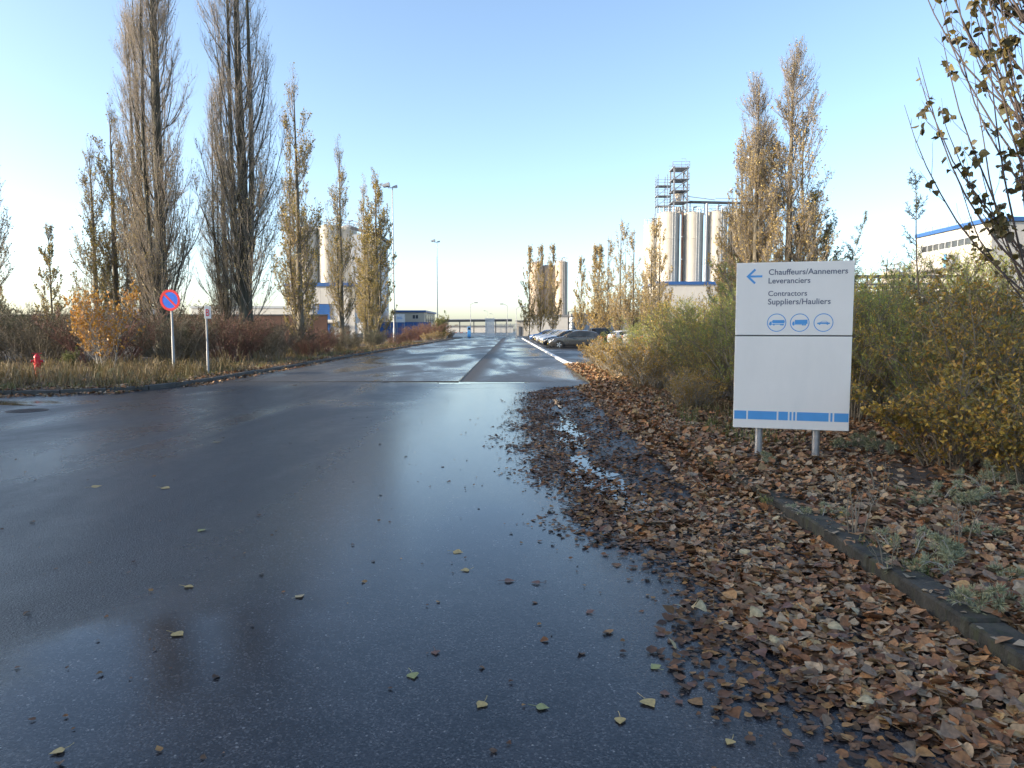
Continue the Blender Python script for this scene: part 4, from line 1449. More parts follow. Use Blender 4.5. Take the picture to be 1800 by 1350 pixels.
# ================================================================== CARS
def make_car(colour, style='hatch'):
    Lc = {'hatch': 4.35, 'estate': 4.6, 'mini': 3.7, 'van': 4.4}[style]
    hx = Lc / 2
    Hr = {'hatch': 1.46, 'estate': 1.47, 'mini': 1.49, 'van': 1.68}[style]
    root = empty('parked_car', (0, 0, 0))
    st = [(-hx, .38, .60, .50), (-hx + .06, .24, .68, .70), (-hx + .28, .20, .77, .83), (-hx + .85, .18, .88, .875), (-hx + 1.35, .18, .955, .885), (0.2, .18, .95, .89),
          (hx - .75, .18, .985, .885), (hx - .22, .22, .99, .85), (hx - .06, .28, .95, .78), (hx, .42, .86, .66)]
    vs, fs = [], []
    ring = 12
    for (x, lo_, tp, hw) in st:
        half = [(hw * .80, lo_), (hw * .98, lo_ + .14), (hw, lo_ + (tp - lo_) * .55), (hw * .97, tp - .07), (hw * .88, tp), (hw * .45, tp + .035)]
        pts = half + [(-y, z) for y, z in reversed(half)]
        vs += [(x, y, z) for y, z in pts]
    for i in range(len(st) - 1):
        for k in range(ring):
            k2 = (k + 1) % ring
            fs.append((i * ring + k, i * ring + k2, (i + 1) * ring + k2, (i + 1) * ring + k))
    fs.append(tuple(range(ring)))
    fs.append(tuple((len(st) - 1) * ring + k for k in range(ring - 1, -1, -1)))
    pm_ = 'paint ' + colour
    body = MB().add(vs, fs).build('body', pm_, root, smooth=True)
    # cabin
    tail = {'hatch': [(hx - .95, Hr - .05), (hx - .42, Hr - .17), (hx - .12, 1.02)], 'estate': [(hx - .8, Hr - .03), (hx - .35, Hr - .10), (hx - .1, 1.02)],
            'mini': [(hx - .8, Hr - .03), (hx - .3, Hr - .12), (hx - .1, 1.02)], 'van': [(hx - .8, Hr - .01), (hx - .25, Hr - .06), (hx - .08, 1.02)]}[style]
    rf = [(-hx + 1.18, .955), (-hx + 2.0, Hr - .09), (-hx + 2.35, Hr - .01), (0.45, Hr)] + tail

    def roof(x):
        for (a0, z0), (a1, z1) in zip(rf[:-1], rf[1:]):
            if a0 <= x <= a1:
                return z0 + (z1 - z0) * (x - a0) / (a1 - a0)
        return rf[-1][1]

    def hwt(x):
        z = roof(x)
        return .80 - .23 * min(1, max(0, (z - .95) / (Hr - .95)))

    def S(x, t, off=0.0):
        z = roof(x) - .04
        y = .80 + (hwt(x) - .80) * t
        return (y + off, .93 + (z - .93) * t + off * .3)
    xs = sorted(set([p[0] for p in rf] + [-hx + 1.5, -hx + 1.75, 0.1, 0.9]))
    vs, fs = [], []
    for x in xs:
        z = roof(x)
        half = [(.80, .90), S(x, .5), S(x, 1), (hwt(x) * .86, z), (hwt(x) * .4, z + .022)]
        pts = half + [(-y, zz) for y, zz in reversed(half)]
        vs += [(x, y, zz) for y, zz in pts]
    rg = 10
    for i in range(len(xs) - 1):
        for k in range(rg - 1):
            fs.append((i * rg + k, i * rg + k + 1, (i + 1) * rg + k + 1, (i + 1) * rg + k))
    fs.append(tuple(range(rg)))
    fs.append(tuple((len(xs) - 1) * rg + k for k in range(rg - 1, -1, -1)))
    MB().add(vs, fs).build('cabin', pm_, root, smooth=True)

    def glass_side(x0, x1, s):
        vs, fs = [], []
        n_ = 5
        for i in range(n_ + 1):
            x = x0 + (x1 - x0) * i / n_
            for t in (.10, .5, .90):
                y, z = S(x, t, .008)
                vs.append((x, s * y, z))
        for i in range(n_):
            for j in range(2):
                fs.append((i * 3 + j, i * 3 + j + 1, i * 3 + j + 4, i * 3 + j + 3))
        return MB().add(vs, fs)
    for s in (-1, 1):
        glass_side(-hx + 1.62, 0.12, s).build('side_window', 'car_glass', root, smooth=True)
        glass_side(0.20, hx - .62, s).build('side_window', 'car_glass', root, smooth=True)

    def glass_top(x0, x1, name):
        vs, fs = [], []
        for i in range(4):
            x = x0 + (x1 - x0) * i / 3
            w = hwt(x) * .84
            for j in range(5):
                u = -1 + j / 2
                vs.append((x, w * u, roof(x) + .016 + .022 * (1 - abs(u)) + .004))
        for i in range(3):
            for j in range(4):
                fs.append((i * 5 + j, i * 5 + j + 1, (i + 1) * 5 + j + 1, (i + 1) * 5 + j))
        MB().add(vs, fs).build(name, 'car_glass', root, smooth=True)
    glass_top(-hx + 1.24, -hx + 1.97, 'windscreen')
    glass_top(tail[1][0] + .03, tail[2][0] - .03, 'rear_window')
    # wheels
    for wx in (-hx + .85, hx - .80):
        for s in (-1, 1):
            wc = (wx, s * .80, .31)
            prof = [(.20, -.10), (.29, -.105), (.315, -.08), (.318, 0), (.315, .08), (.29, .105), (.20, .10)]
            vs, fs = [], []
            n_ = 22
            for r_, yy in prof:
                for k in range(n_):
                    a = 2 * PI * k / n_
                    vs.append((r_ * math.cos(a), yy, r_ * math.sin(a)))
            for i in range(len(prof) - 1):
                for k in range(n_):
                    k2 = (k + 1) % n_
                    fs.append((i * n_ + k, i * n_ + k2, (i + 1) * n_ + k2, (i + 1) * n_ + k))
            w = MB().add(vs, fs).build('wheel', 'tyre', root, wc, smooth=True)
            rm = MB()
            yo = s * .085
            for k in range(5):
                a = 2 * PI * k / 5
                c, sn = math.cos(a), math.sin(a)
                p = [(.03 * c - .03 * sn, .03 * sn + .03 * c), (.21 * c - .045 * sn, .21 * sn + .045 * c), (.21 * c + .045 * sn, .21 * sn - .045 * c), (.03 * c + .03 * sn, .03 * sn - .03 * c)]
                rm.prism_xz(p, yo - .012, yo + .012)
            vs, fs = [], []
            for k in range(20):
                a = 2 * PI * k / 20
                vs += [(.19 * math.cos(a), yo, .19 * math.sin(a)), (.225 * math.cos(a), yo + s * .01, .225 * math.sin(a))]
            for k in range(20):
                k2 = (k + 1) % 20
                fs.append((2 * k, 2 * k + 1, 2 * k2 + 1, 2 * k2))
            rm.add(vs, fs)
            rm.build('rim', 'rim', w)
            MB().tube([(wx, s * .70, .33), (wx, s * .893, .33)], .365, 22).build('wheel_arch', 'plastic_black', root)
    for s in (-1, 1):
        MB().add([(-hx + .30, s * .835, .62), (-hx + .07, s * .70, .57), (-hx + .02, s * .52, .58), (-hx + .09, s * .50, .70), (-hx + .22, s * .68, .755), (-hx + .45, s * .85, .76)],
                 [(0, 1, 2, 3, 4, 5)]).build('headlight', 'lamp_clear', root)
        MB().bbox(hx - .14, hx - .0, s * .74 - .08, s * .74 + .08, .70, .96, .02).build('tail_light', 'lamp_red', root)
        MB().bbox(-hx + 1.42, -hx + 1.60, s * .98 - .10, s * .98 + .10, .93, 1.06, .03).build('mirror', pm_, root)
        MB().box(-0.2, 0.0, s * .902 - .008, s * .902 + .008, .80, .825).build('door_handle', pm_, root)
    MB().box(-hx - .012, -hx + .05, -.42, .42, .44, .56).build('grille', 'plastic_black', root)
    MB().box(-hx - .02, -hx - .013, -.26, .26, .33, .43).build('number_plate', 'plate_yellow', root)
    MB().bbox(-hx + .25, hx - .2, -.86, .86, .16, .24, .01).build('sill', 'plastic_black', root)
    return root


CG = 'cars parked beside the road'
row = [('graphite grey', 'hatch', 'graphite grey hatchback parked nose to the road, nearest of the row'),
       ('black', 'estate', 'black car parked second in the row behind the grey hatchback'),
       ('mid blue', 'hatch', 'mid blue car third in the row of parked cars'),
       ('silver', 'estate', 'silver car fourth in the row of parked cars'),
       ('white', 'hatch', 'white car fifth in the row of parked cars'),
       ('dark blue', 'hatch', 'dark blue car sixth in the row of parked cars'),
       ('pale blue', 'mini', 'pale blue small car seventh in the row'),
       ('white', 'estate', 'white estate eighth in the row of parked cars'),
       ('graphite grey', 'hatch', 'graphite grey car ninth in the row, far along the kerb'),
       ('silver', 'hatch', 'silver car tenth in the row along the kerb'),
       ('black', 'hatch', 'black car eleventh in the row along the kerb'),
       ('white', 'mini', 'small white car twelfth in the row along the kerb'),
       ('mid blue', 'estate', 'mid blue estate thirteenth in the row along the kerb'),
       ('silver', 'mini', 'small silver car, last of the row along the kerb')]
protos = {}
rngc = np.random.default_rng(77)


def place_car(colour, style, lab, x, y, rz, group):
    key = (colour, style)
    if key not in protos:
        c = protos[key] = make_car(colour, style)
    else:
        c = copy_tree(protos[key])
    c.location = (x, y, 0.006)
    c.rotation_euler = (0, 0, rz)
    tag(c, lab, 'car', group)
    return c


for i, (c_, s_, lb) in enumerate(row):
    place_car(c_, s_, lb, 5.05 - 0.03 * i + float(rngc.uniform(-0.15, 0.15)), 58.5 + i * 3.0, float(rngc.normal(0, 0.015)), CG)
row2 = [('black', 'van', 'dark van-like car beyond the grey hatchback, leftmost of the second row', 10.2, 77), ('white', 'hatch', 'white car in the second row seen over the shrubs, left', 11.6, 70),
        ('silver', 'estate', 'silver car in the second row seen over the shrubs, middle', 12.8, 67.2), ('white', 'estate', 'white estate in the second row seen over the shrubs, right', 14.2, 64.4),
        ('graphite grey', 'estate', 'graphite estate in the second row nearest the shrubs', 15.0, 61.5), ('dark blue', 'hatch', 'dark blue car far right in the second row behind shrubs', 18.2, 64.0)]
for (c_, s_, lb, x, y) in row2:
    place_car(c_, s_, lb, x, y, R(200 + float(rngc.uniform(-4, 4))), 'cars in the second parking row')


# ================================================================== TREES
def spread_from(P, rng, n, smin, smax, Lmin, Lmax, spread, upw, K, taper_s=True, bend=0.0):
    """n lines leaving the lines P sideways and bending upwards"""
    idx = rng.integers(0, len(P), n)
    s = rng.uniform(smin, smax, n)
    base, tan = at_line(P, idx, s)
    az = rng.uniform(0, 2 * PI, n)
    side = np.stack([np.cos(az), np.sin(az), np.zeros(n)], -1)
    ln = rng.uniform(Lmin, Lmax, n)
    if taper_s:
        ln = ln * (1.15 - 0.75 * s)
    d0 = norm(tan * 0.8 + side * spread)
    d1 = norm(tan * 0.4 + side * spread * 0.35 + np.array([0, 0, upw]))
    t = np.linspace(0, 1, K)[None, :, None]
    path = base[:, None] + (d0[:, None] * t + (d1 - d0)[:, None] * t * t * 0.5) * ln[:, None, None]
    if bend:
        path = path + rng.normal(0, bend, path.shape) * t * ln[:, None, None]
    return path, idx, s, ln


def poplar(seed, H, W, stems=1, n1=70, n2=1500, n3=5000, nl=2000, leaf=0.075, leafmat_='poplar_olive', low=0.06, bark='bark', leaf_low=0.0, leaf_high=1.0, twig='twig_brown', tr=None, detail=1.0):
    rng = np.random.default_rng(seed)
    root = empty('poplar_tree')
    tr = tr or 0.018 * H

    def env(t):
        return W / 2 * np.clip(t / 0.16, 0, 1) ** 0.6 * np.clip(1 - t, 0, 1) ** 0.62 * 1.22
    # trunk with its co-leaders
    K = 14
    t = np.linspace(0, 1, K)
    lines, rad = [], []
    for k in range(stems):
        wob = np.cumsum(rng.normal(0, 0.006 * H / K * 3, (K, 2)), axis=0)
        wob -= wob[0]
        if k == 0:
            xy = wob * 0.5
            z0, zt, r0 = 0.0, H * 0.985, tr
        else:
            a = rng.uniform(0, 2 * PI)
            z0 = H * rng.uniform(0.03, 0.14)
            zt = H * rng.uniform(0.72, 0.93)
            off = env(np.array(0.5)) * rng.uniform(0.30, 0.62)
            xy = wob * 0.5 + np.outer(np.clip(t * 2.4, 0, 1) ** 0.6 * (1 - 0.35 * t), [math.cos(a) * off, math.sin(a) * off])
            r0 = tr * rng.uniform(0.34, 0.52)
        z = z0 + (zt - z0) * t
        lines.append(np.column_stack([xy, z]))
        rr = r0 * (1 - t) ** 0.85 + 0.012
        if k == 0:
            rr = rr * (1 + 0.55 * np.exp(-t * 26))
        rad.append(rr)
    S = np.array(lines)
    V, F = tubes(S, np.array(rad), 10)
    link('trunk', np_mesh('trunk', V, [F], True), bark, root)
    # limbs
    idx = np.where(rng.random(n1) < 0.55, 0, rng.integers(0, stems, n1))
    s = low * 0.6 + (0.93 - low * 0.6) * rng.random(n1) ** 1.35
    base, tan = at_line(S, idx, s)
    az = np.arange(n1) * 2.39996 + rng.uniform(-0.5, 0.5, n1)
    t0 = base[:, 2] / H
    rise = rng.uniform(0.10, 0.26, n1) * H * (1.12 - 0.7 * t0)
    t1 = np.clip(t0 + rise / H, 0, 0.995)
    target = env(np.clip(t1 - 0.04, 0, 1)) * rng.uniform(0.4, 1.05, n1) * np.clip(0.55 + t0 * 2.2, 0, 1)
    K1 = 8
    u = np.linspace(0, 1, K1)
    axis_xy = base[:, :2] * (1 - 0.5)
    R_ = np.maximum(target - 0.5 * np.linalg.norm(base[:, :2], axis=1), 0.15)
    P1 = np.zeros((n1, K1, 3))
    g = 1.55 * u - 0.55 * u * u
    P1[:, :, 0] = base[:, 0:1] + np.cos(az)[:, None] * R_[:, None] * g
    P1[:, :, 1] = base[:, 1:2] + np.sin(az)[:, None] * R_[:, None] * g
    P1[:, :, 2] = base[:, 2:3] + rise[:, None] * (0.55 * u + 0.45 * u * u)
    P1 += np.cumsum(rng.normal(0, 0.022, P1.shape), axis=1) * (H / 20) * u[None, :, None]
    r1 = np.clip(tr * 0.13 * (rise / (0.26 * H)) ** 0.8, 0.012, 1)
    Rd1 = r1[:, None] * (1 - u)[None] ** 0.8 + 0.006
    V, F = tubes(P1, Rd1, 5)
    link('branch', np_mesh('branch', V, [F], True), bark, root)
    # side shoots and twigs
    fs = H / 20
    P2, i2, s2, l2 = spread_from(P1, rng, n2, 0.12, 0.97, 0.7 * fs, 2.2 * fs, 0.42, 0.8, 5, bend=0.02)
    r2 = 0.0085 * (l2 / 2) ** 0.7 + 0.003
    V2, F2 = tubes(P2, r2[:, None] * np.linspace(1, 0.35, 5)[None] * detail, 3)
    # shoots straight off the stems as well
    P3, i3, s3, l3 = spread_from(P2, rng, n3, 0.15, 0.98, 0.25 * fs, 0.85 * fs, 0.5, 0.7, 3, bend=0.02)
    V3, F3 = tubes(P3, np.full((n3, 1), 0.0050 * detail) * np.array([[1.0, 0.8, 0.4]]), 3)
    V = np.concatenate([V2, V3])
    F = np.concatenate([F2, F3 + len(V2)])
    tw = link('twigs', np_mesh('twigs', V, [F]), twig, root)
    tw['kind'] = 'stuff'
    # remaining leaves
    if nl:
        src = rng.integers(0, n3, nl * 3)
        hh = P3[src, -1, 2] / H
        keep = (hh >= leaf_low) & (rng.random(len(src)) < np.clip(1 - (hh - leaf_high) / 0.2, 0.22, 1))
        src = src[keep][:nl]
        k = len(src)
        C, T = at_line(P3, src, rng.uniform(0.1, 1, k))
        D = norm(rand_dir(rng, k) + np.array([0, 0, -0.3]))
        me = leaf_mesh('foliage', C, D, rand_dir(rng, k), rng.uniform(0.7, 1.25, k) * leaf, rng.uniform(0.75, 1.1, k) * leaf)
        lf = link('foliage', me, leafmat_, root)
        lf['kind'] = 'stuff'
    return root


TREES = []


def plant(proto, x, y, h, proto_h, rz, lab, group, wide=1.0, used=set()):
    o = proto if id(proto) not in used else copy_tree(proto)
    used.add(id(proto))
    sc = h / proto_h
    o.location = (x, y, 0.02)
    o.rotation_euler = (0, 0, rz)
    o.scale = (sc * wide, sc * wide, sc)
    tag(o, lab, 'tree', group)
    return o


big_a = poplar(11, 24, 5.2, stems=4, n1=120, n2=2300, n3=7000, nl=11000, leaf=0.062, leafmat_='poplar_brown', bark='bark_moss', tr=0.31, low=0.07, leaf_high=0.35)
big_b = poplar(12, 25, 4.8, stems=3, n1=125, n2=2400, n3=7200, nl=11000, leaf=0.062, leafmat_='poplar_brown', bark='bark_moss', tr=0.33, low=0.09, leaf_high=0.3)
mid_a = poplar(13, 17, 4.2, stems=2, n1=80, n2=1200, n3=3600, nl=6500, leaf=0.105, leafmat_='poplar_olive', tr=0.22, leaf_high=0.8, detail=1.2)
mid_b = poplar(14, 17, 4.6, stems=3, n1=85, n2=1300, n3=4000, nl=13000, leaf=0.115, leafmat_='poplar_olive', tr=0.22, leaf_high=0.95, detail=1.2)
mid_c = poplar(15, 17, 4.6, stems=2, n1=90, n2=2000, n3=6200, nl=9500, leaf=0.085, leafmat_='poplar_gold', tr=0.2, leaf_high=0.7, detail=1.15)
gold_a = poplar(16, 14, 4.0, stems=2, n1=65, n2=800, n3=3000, nl=6500, leaf=0.11, leafmat_='poplar_gold', tr=0.13, leaf_high=1.0, detail=1.3)
far_a = poplar(17, 15, 4.6, stems=2, n1=65, n2=700, n3=1900, nl=6500, leaf=0.15, leafmat_='poplar_gold', tr=0.10, leaf_high=0.9, detail=1.5)
tuft = poplar(18, 7, 2.2, stems=1, n1=50, n2=700, n3=2200, nl=2600, leaf=0.10, leafmat_='poplar_olive', tr=0.07, leaf_high=0.9)

GL, GR, GF = 'poplars along the left verge', 'poplars on the right', 'far poplars beyond the car park'
plant(big_a, -17.6, 36, 24, 24, 0.3, 'huge many-stemmed poplar cut by the top edge, behind the no parking sign', GL)
plant(big_b, -13.6, 36.5, 25, 25, 1.2, 'huge bare poplar with mossy trunk just right of the letter B sign', GL)
plant(big_b, -19.8, 38.5, 19.5, 25, 4.1, 'slimmer bare poplar close behind the left of the huge one', GL, 0.9)
plant(big_a, -16.6, 41.5, 17.0, 24, 2.2, 'bare poplar filling the gap between the two huge poplars', GL, 0.9)
plant(mid_a, -21.6, 39, 13.2, 17, 0.8, 'smaller leafy poplar at the left flank of the huge poplars', GL, 1.1)
plant(mid_a, -23.5, 40.5, 11.6, 17, 2.6, 'leftmost leafy poplar of the near left clump', GL, 1.1)
plant(mid_a, -13.6, 46, 17.0, 17, 3.3, 'leafy poplar with tip at mid sky, right of the huge bare one', GL, 1.0)
plant(mid_b, -15.0, 50.5, 11.5, 17, 4.2, 'lower leafy poplar crowding the right side of the mid-height one', GL, 0.95)
plant(mid_a, -13.7, 57.5, 15.8, 17, 5.1, 'slim poplar standing before the cream silos and blue door', GL, 0.9)
plant(mid_b, -13.7, 72.5, 16.8, 17, 0.6, 'dense olive poplar beside the tall lamp mast', GL, 1.15)
plant(mid_a, -15.3, 74.5, 16.4, 17, 1.9, 'thin-topped poplar left of the dense olive one', GL, 0.9)
plant(mid_b, -13.2, 66, 9.0, 17, 1.7, 'short leafy poplar under the dense olive one', GL, 1.2)
plant(mid_c, -27.5, 37.0, 13.4, 17, 0.1, 'poplar cut by the left edge of the picture', GL, 1.1)
plant(tuft, -33.5, 52, 8.8, 7, 0.4, 'small loose-leaved poplar standing alone at the left', GL, 0.9)
for i, (x, y, hh, lb) in enumerate(((-98, 150, 11, 'faint far poplar on the left horizon, rightmost of three'), (-114, 160, 11.5, 'faint far poplar on the left horizon, middle of three'), (-118, 152, 13, 'faint far poplar on the left horizon, leftmost of three'))):
    plant(far_a, x, y, hh, 15, i * 1.3, lb, 'far poplars on the left horizon', 0.9)
plant(mid_c, 15.4, 40, 16.9, 17, 0.4, 'tallest bare-topped poplar on the right, behind the sign', GR, 1.2)
plant(mid_c, 13.7, 40.5, 15.4, 17, 2.6, 'second tall poplar left of the tallest on the right', GR, 1.05)
plant(gold_a, 14.3, 45, 14.0, 14, 1.0, 'golden poplar at the left flank of the tall right pair', GR, 1.05)
plant(gold_a, 13.1, 43, 9.4, 14, 3.9, 'short golden poplar in front of the rightmost silo', GR, 1.05)
plant(mid_b, 17.0, 40.5, 9.4, 17, 3.0, 'low leafy poplar at the right foot of the tall pair', GR, 1.7)
plant(gold_a, 14.4, 70, 13.0, 14, 2.1, 'golden poplar in front of the leftmost right silo', GR, 1.0)
plant(gold_a, 12.8, 66, 9.5, 14, 4.7, 'shorter golden poplar left of the silo group', GR, 1.1)
plant(gold_a, 13.0, 86, 15.0, 14, 5.3, 'golden poplar with the highest tip beyond the parked cars', GF, 1.0)
plant(gold_a, 12.3, 92, 13.6, 14, 0.2, 'golden poplar just left of the highest one past the cars', GF, 1.0)
plant(gold_a, 15.2, 47, 13.2, 14, 5.9, 'golden poplar filling the back of the tall right pair', GR, 1.2)
plant(mid_c, 14.6, 42.5, 13.5, 17, 4.4, 'mid-height poplar between the two tall right ones', GR, 1.25)
plant(gold_a, 15.4, 78, 14.2, 14, 0.9, 'golden poplar close left of the tall silos', GF, 1.1)
plant(gold_a, 13.9, 82, 13.2, 14, 3.6, 'golden poplar between the cars and the tall silos', GF, 1.15)
plant(far_a, 12.0, 99, 13.4, 15, 5.0, 'slim golden poplar second from left past the cars', GF, 1.1)
plant(far_a, 11.4, 96, 13.0, 15, 1.2, 'slim golden poplar third from right past the cars', GF, 1.0)
plant(far_a, 10.0, 104, 12.2, 15, 2.2, 'lone pale poplar between the cars and the brown silos', GF, 0.85)
plant(far_a, 3.3, 138, 17.8, 15, 3.1, 'pale far poplar, leftmost of the three by the brown silos', GF, 0.85)
plant(far_a, 5.6, 142, 18.5, 15, 4.4, 'pale far poplar in the middle before the brown silos', GF, 0.75)
plant(far_a, 7.9, 138, 18.2, 15, 5.6, 'pale far poplar, rightmost of the three by the brown silos', GF, 0.8)


# near poplar at the right edge: long ascending shoots with last big leaves
def near_poplar():
    rng = np.random.default_rng(41)
    root = empty('young_poplar', (5.75, 7.7, 0.1))
    tag(root, 'young poplar with thin ascending shoots and last dark leaves at the right edge', 'tree')
    K = 9
    t = np.linspace(0, 1, K)
    tr = np.column_stack([0.10 * np.sin(t * 3), 0.05 * t, 7.5 * t])[None]
    V, F = tubes(tr, (0.075 * (1 - t) + 0.012)[None], 9)
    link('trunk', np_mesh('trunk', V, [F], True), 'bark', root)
    n1 = 95
    s = rng.uniform(0.16, 0.85, n1)
    base, _ = at_line(tr, np.zeros(n1, int), s)
    az = np.where(rng.random(n1) < 0.7, rng.normal(PI, 0.85, n1), rng.uniform(0, 2 * PI, n1))
    ln = rng.uniform(1.6, 3.3, n1) * (1.15 - 0.5 * s)
    out = rng.uniform(0.30, 0.62, n1)
    u = np.linspace(0, 1, 9)
    P1 = np.zeros((n1, 9, 3))
    P1[:, :, 0] = base[:, :1] + np.cos(az)[:, None] * (ln * out)[:, None] * (1.35 * u - 0.35 * u * u)
    P1[:, :, 1] = base[:, 1:2] + np.sin(az)[:, None] * (ln * out)[:, None] * (1.35 * u - 0.35 * u * u)
    P1[:, :, 2] = base[:, 2:] + ln[:, None] * (0.62 * u + 0.34 * u * u)
    P1 += np.cumsum(rng.normal(0, 0.012, P1.shape), axis=1)
    V1, F1 = tubes(P1, 0.0095 * (1 - u)[None] ** 0.7 * (ln / 2.5)[:, None] + 0.0028, 5)
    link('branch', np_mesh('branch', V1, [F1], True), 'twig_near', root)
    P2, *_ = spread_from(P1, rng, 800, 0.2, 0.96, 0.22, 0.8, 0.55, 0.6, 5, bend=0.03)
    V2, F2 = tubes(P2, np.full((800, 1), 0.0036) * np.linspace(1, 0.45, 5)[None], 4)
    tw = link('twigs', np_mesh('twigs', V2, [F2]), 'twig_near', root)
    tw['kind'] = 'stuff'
    # leaves in little bunches
    nb = 900
    src = rng.integers(0, 800, nb)
    cnt = rng.integers(2, 6, nb)
    src = np.repeat(src, cnt)
    sp = np.repeat(rng.uniform(0.4, 1, nb), cnt)
    k = len(src)
    C, T = at_line(P2, src, np.clip(sp + rng.normal(0, 0.08, k), 0, 1))
    D = norm(rand_dir(rng, k) * 0.9 + np.array([0, 0, -0.7]))
    C = C + D * 0.02
    L_ = rng.uniform(0.05, 0.11, k)
    me = leaf_mesh('foliage', C, D, rand_dir(rng, k), L_, L_ * rng.uniform(0.7, 1.0, k), 'delta', 0.2, rng)
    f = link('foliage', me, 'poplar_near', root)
    f['kind'] = 'stuff'
    return root


near_poplar()


# ================================================================== SHRUBS
def shrub(name, seed, H, Rr, stems, n2, n3, nl, leaf, width, lmat, stem_mat='stem_grey', erect=0.6, droop=0.0, shape='rhomb', low=0.05, bare=0.0, leaf_up=0.3, curl=0.15):
    rng = np.random.default_rng(seed)
    root = empty(name)
    K = 7
    u = np.linspace(0, 1, K)
    az = rng.uniform(0, 2 * PI, stems)
    rad = np.sqrt(rng.random(stems)) * Rr
    b = np.column_stack([np.cos(az) * rad * 0.35, np.sin(az) * rad * 0.35, np.full(stems, -0.05)])
    hh = H * rng.uniform(0.55, 1.0, stems) * (1 - (1 - erect) * 0.5 * (rad / Rr) ** 2)
    P1 = np.zeros((stems, K, 3))
    P1[:, :, 0] = b[:, :1] + np.cos(az)[:, None] * rad[:, None] * 0.65 * u ** 1.1
    P1[:, :, 1] = b[:, 1:2] + np.sin(az)[:, None] * rad[:, None] * 0.65 * u ** 1.1
    P1[:, :, 2] = b[:, 2:] + hh[:, None] * (1.25 * u - 0.25 * u * u) - droop * H * (rad / Rr)[:, None] * u ** 3
    P1 += np.cumsum(rng.normal(0, 0.02 * H, P1.shape), axis=1) * u[None, :, None]
    rr1 = (0.011 * H / 2 + 0.004) * (1 - 0.75 * u)[None] * np.ones((stems, 1))
    for g_ in ([slice(k, k + 1) for k in range(stems)] if stems <= 3 else [slice(0, stems)]):
        V1, F1 = tubes(P1[g_], rr1[g_], 5)
        link('stem', np_mesh('stem', V1, [F1], True), stem_mat, root)
    P2, *_ = spread_from(P1, rng, n2, low, 0.98, 0.22 * H, 0.5 * H, 0.85, 0.35, 5, bend=0.05)
    if droop:
        P2[:, :, 2] -= droop * 0.3 * H * np.linspace(0, 1, 5)[None] ** 2
    V2, F2 = tubes(P2, np.full((n2, 1), 0.0055) * np.linspace(1, 0.4, 5)[None], 3)
    P3, *_ = spread_from(P2, rng, n3, 0.15, 0.98, 0.07 * H, 0.2 * H, 0.9, 0.3, 4, bend=0.05)
    V3, F3 = tubes(P3, np.full((n3, 1), 0.0036) * np.linspace(1, 0.4, 4)[None], 3)
    V = np.concatenate([V2, V3])
    tw = link('twigs', np_mesh('twigs', V, [np.concatenate([F2, F3 + len(V2)])]), stem_mat, root)
    tw['kind'] = 'stuff'
    if nl:
        src = rng.integers(0, n3, nl)
        C, T = at_line(P3, src, rng.uniform(0.05, 1, nl))
        C[:, 2] = np.maximum(C[:, 2], 0.03)
        D = norm(T * 0.7 + rand_dir(rng, nl) * 0.9 + np.array([0, 0, leaf_up]))
        me = leaf_mesh('foliage', C, D, rand_dir(rng, nl), rng.uniform(0.65, 1.25, nl) * leaf, rng.uniform(0.7, 1.2, nl) * width, shape, curl, rng)
        f = link('foliage', me, lmat, root)
        f['kind'] = 'stuff'
    return root


buck_a = shrub('sea_buckthorn', 21, 2.6, 1.5, 26, 340, 1900, 17000, 0.062, 0.011, 'buckthorn', erect=0.7)
buck_b = shrub('sea_buckthorn', 22, 2.6, 1.6, 24, 330, 1900, 17000, 0.062, 0.011, 'buckthorn', erect=0.5)
buck_d = shrub('sea_buckthorn', 23, 2.6, 1.7, 26, 300, 1700, 12000, 0.075, 0.016, 'buckthorn_dark', erect=0.6)
yel_a = shrub('yellow_shrub', 24, 1.45, 0.95, 22, 240, 1000, 4300, 0.062, 0.034, 'shrub_yellow', erect=0.4, droop=0.1, shape='delta', leaf_up=-0.6)
yel_b = shrub('yellow_shrub', 34, 2.4, 1.3, 30, 380, 1900, 8500, 0.058, 0.030, 'shrub_yellow', erect=0.5, droop=0.08, shape='delta', leaf_up=-0.5)
oli_a = shrub('olive_shrub', 25, 2.4, 1.4, 26, 320, 1700, 9000, 0.05, 0.024, 'shrub_olive', erect=0.6, leaf_up=0.0)
gold_s = shrub('golden_shrub', 26, 1.3, 0.9, 26, 240, 1300, 7000, 0.045, 0.02, 'shrub_gold', 'stem_pale', erect=0.6)
thick_a = shrub('thicket_shrub', 27, 2.1, 1.8, 40, 420, 2200, 9000, 0.055, 0.024, 'thicket', erect=0.7)
thick_b = shrub('thicket_shrub', 28, 2.1, 1.9, 40, 420, 2200, 8000, 0.055, 0.022, 'thicket', 'stem_red', erect=0.7)
dog = shrub('dogwood_shrub', 29, 1.8, 1.6, 60, 420, 1600, 3000, 0.07, 0.03, 'dogwood', 'stem_red', erect=0.8)
green_b = shrub('green_bush', 30, 3.4, 1.3, 30, 300, 1200, 5000, 0.16, 0.09, 'bush_green', erect=0.9)

used_sh = set()


def put(proto, x, y, h, ph, rz, lab, group, wide=1.0, cat='shrub', z=0.09):
    o = proto if id(proto) not in used_sh else copy_tree(proto)
    used_sh.add(id(proto))
    s = h / ph
    o.location = (x, y, z)
    o.rotation_euler = (0, 0, rz)
    o.scale = (s * wide, s * wide, s)
    tag(o, lab, cat, group)
    return o


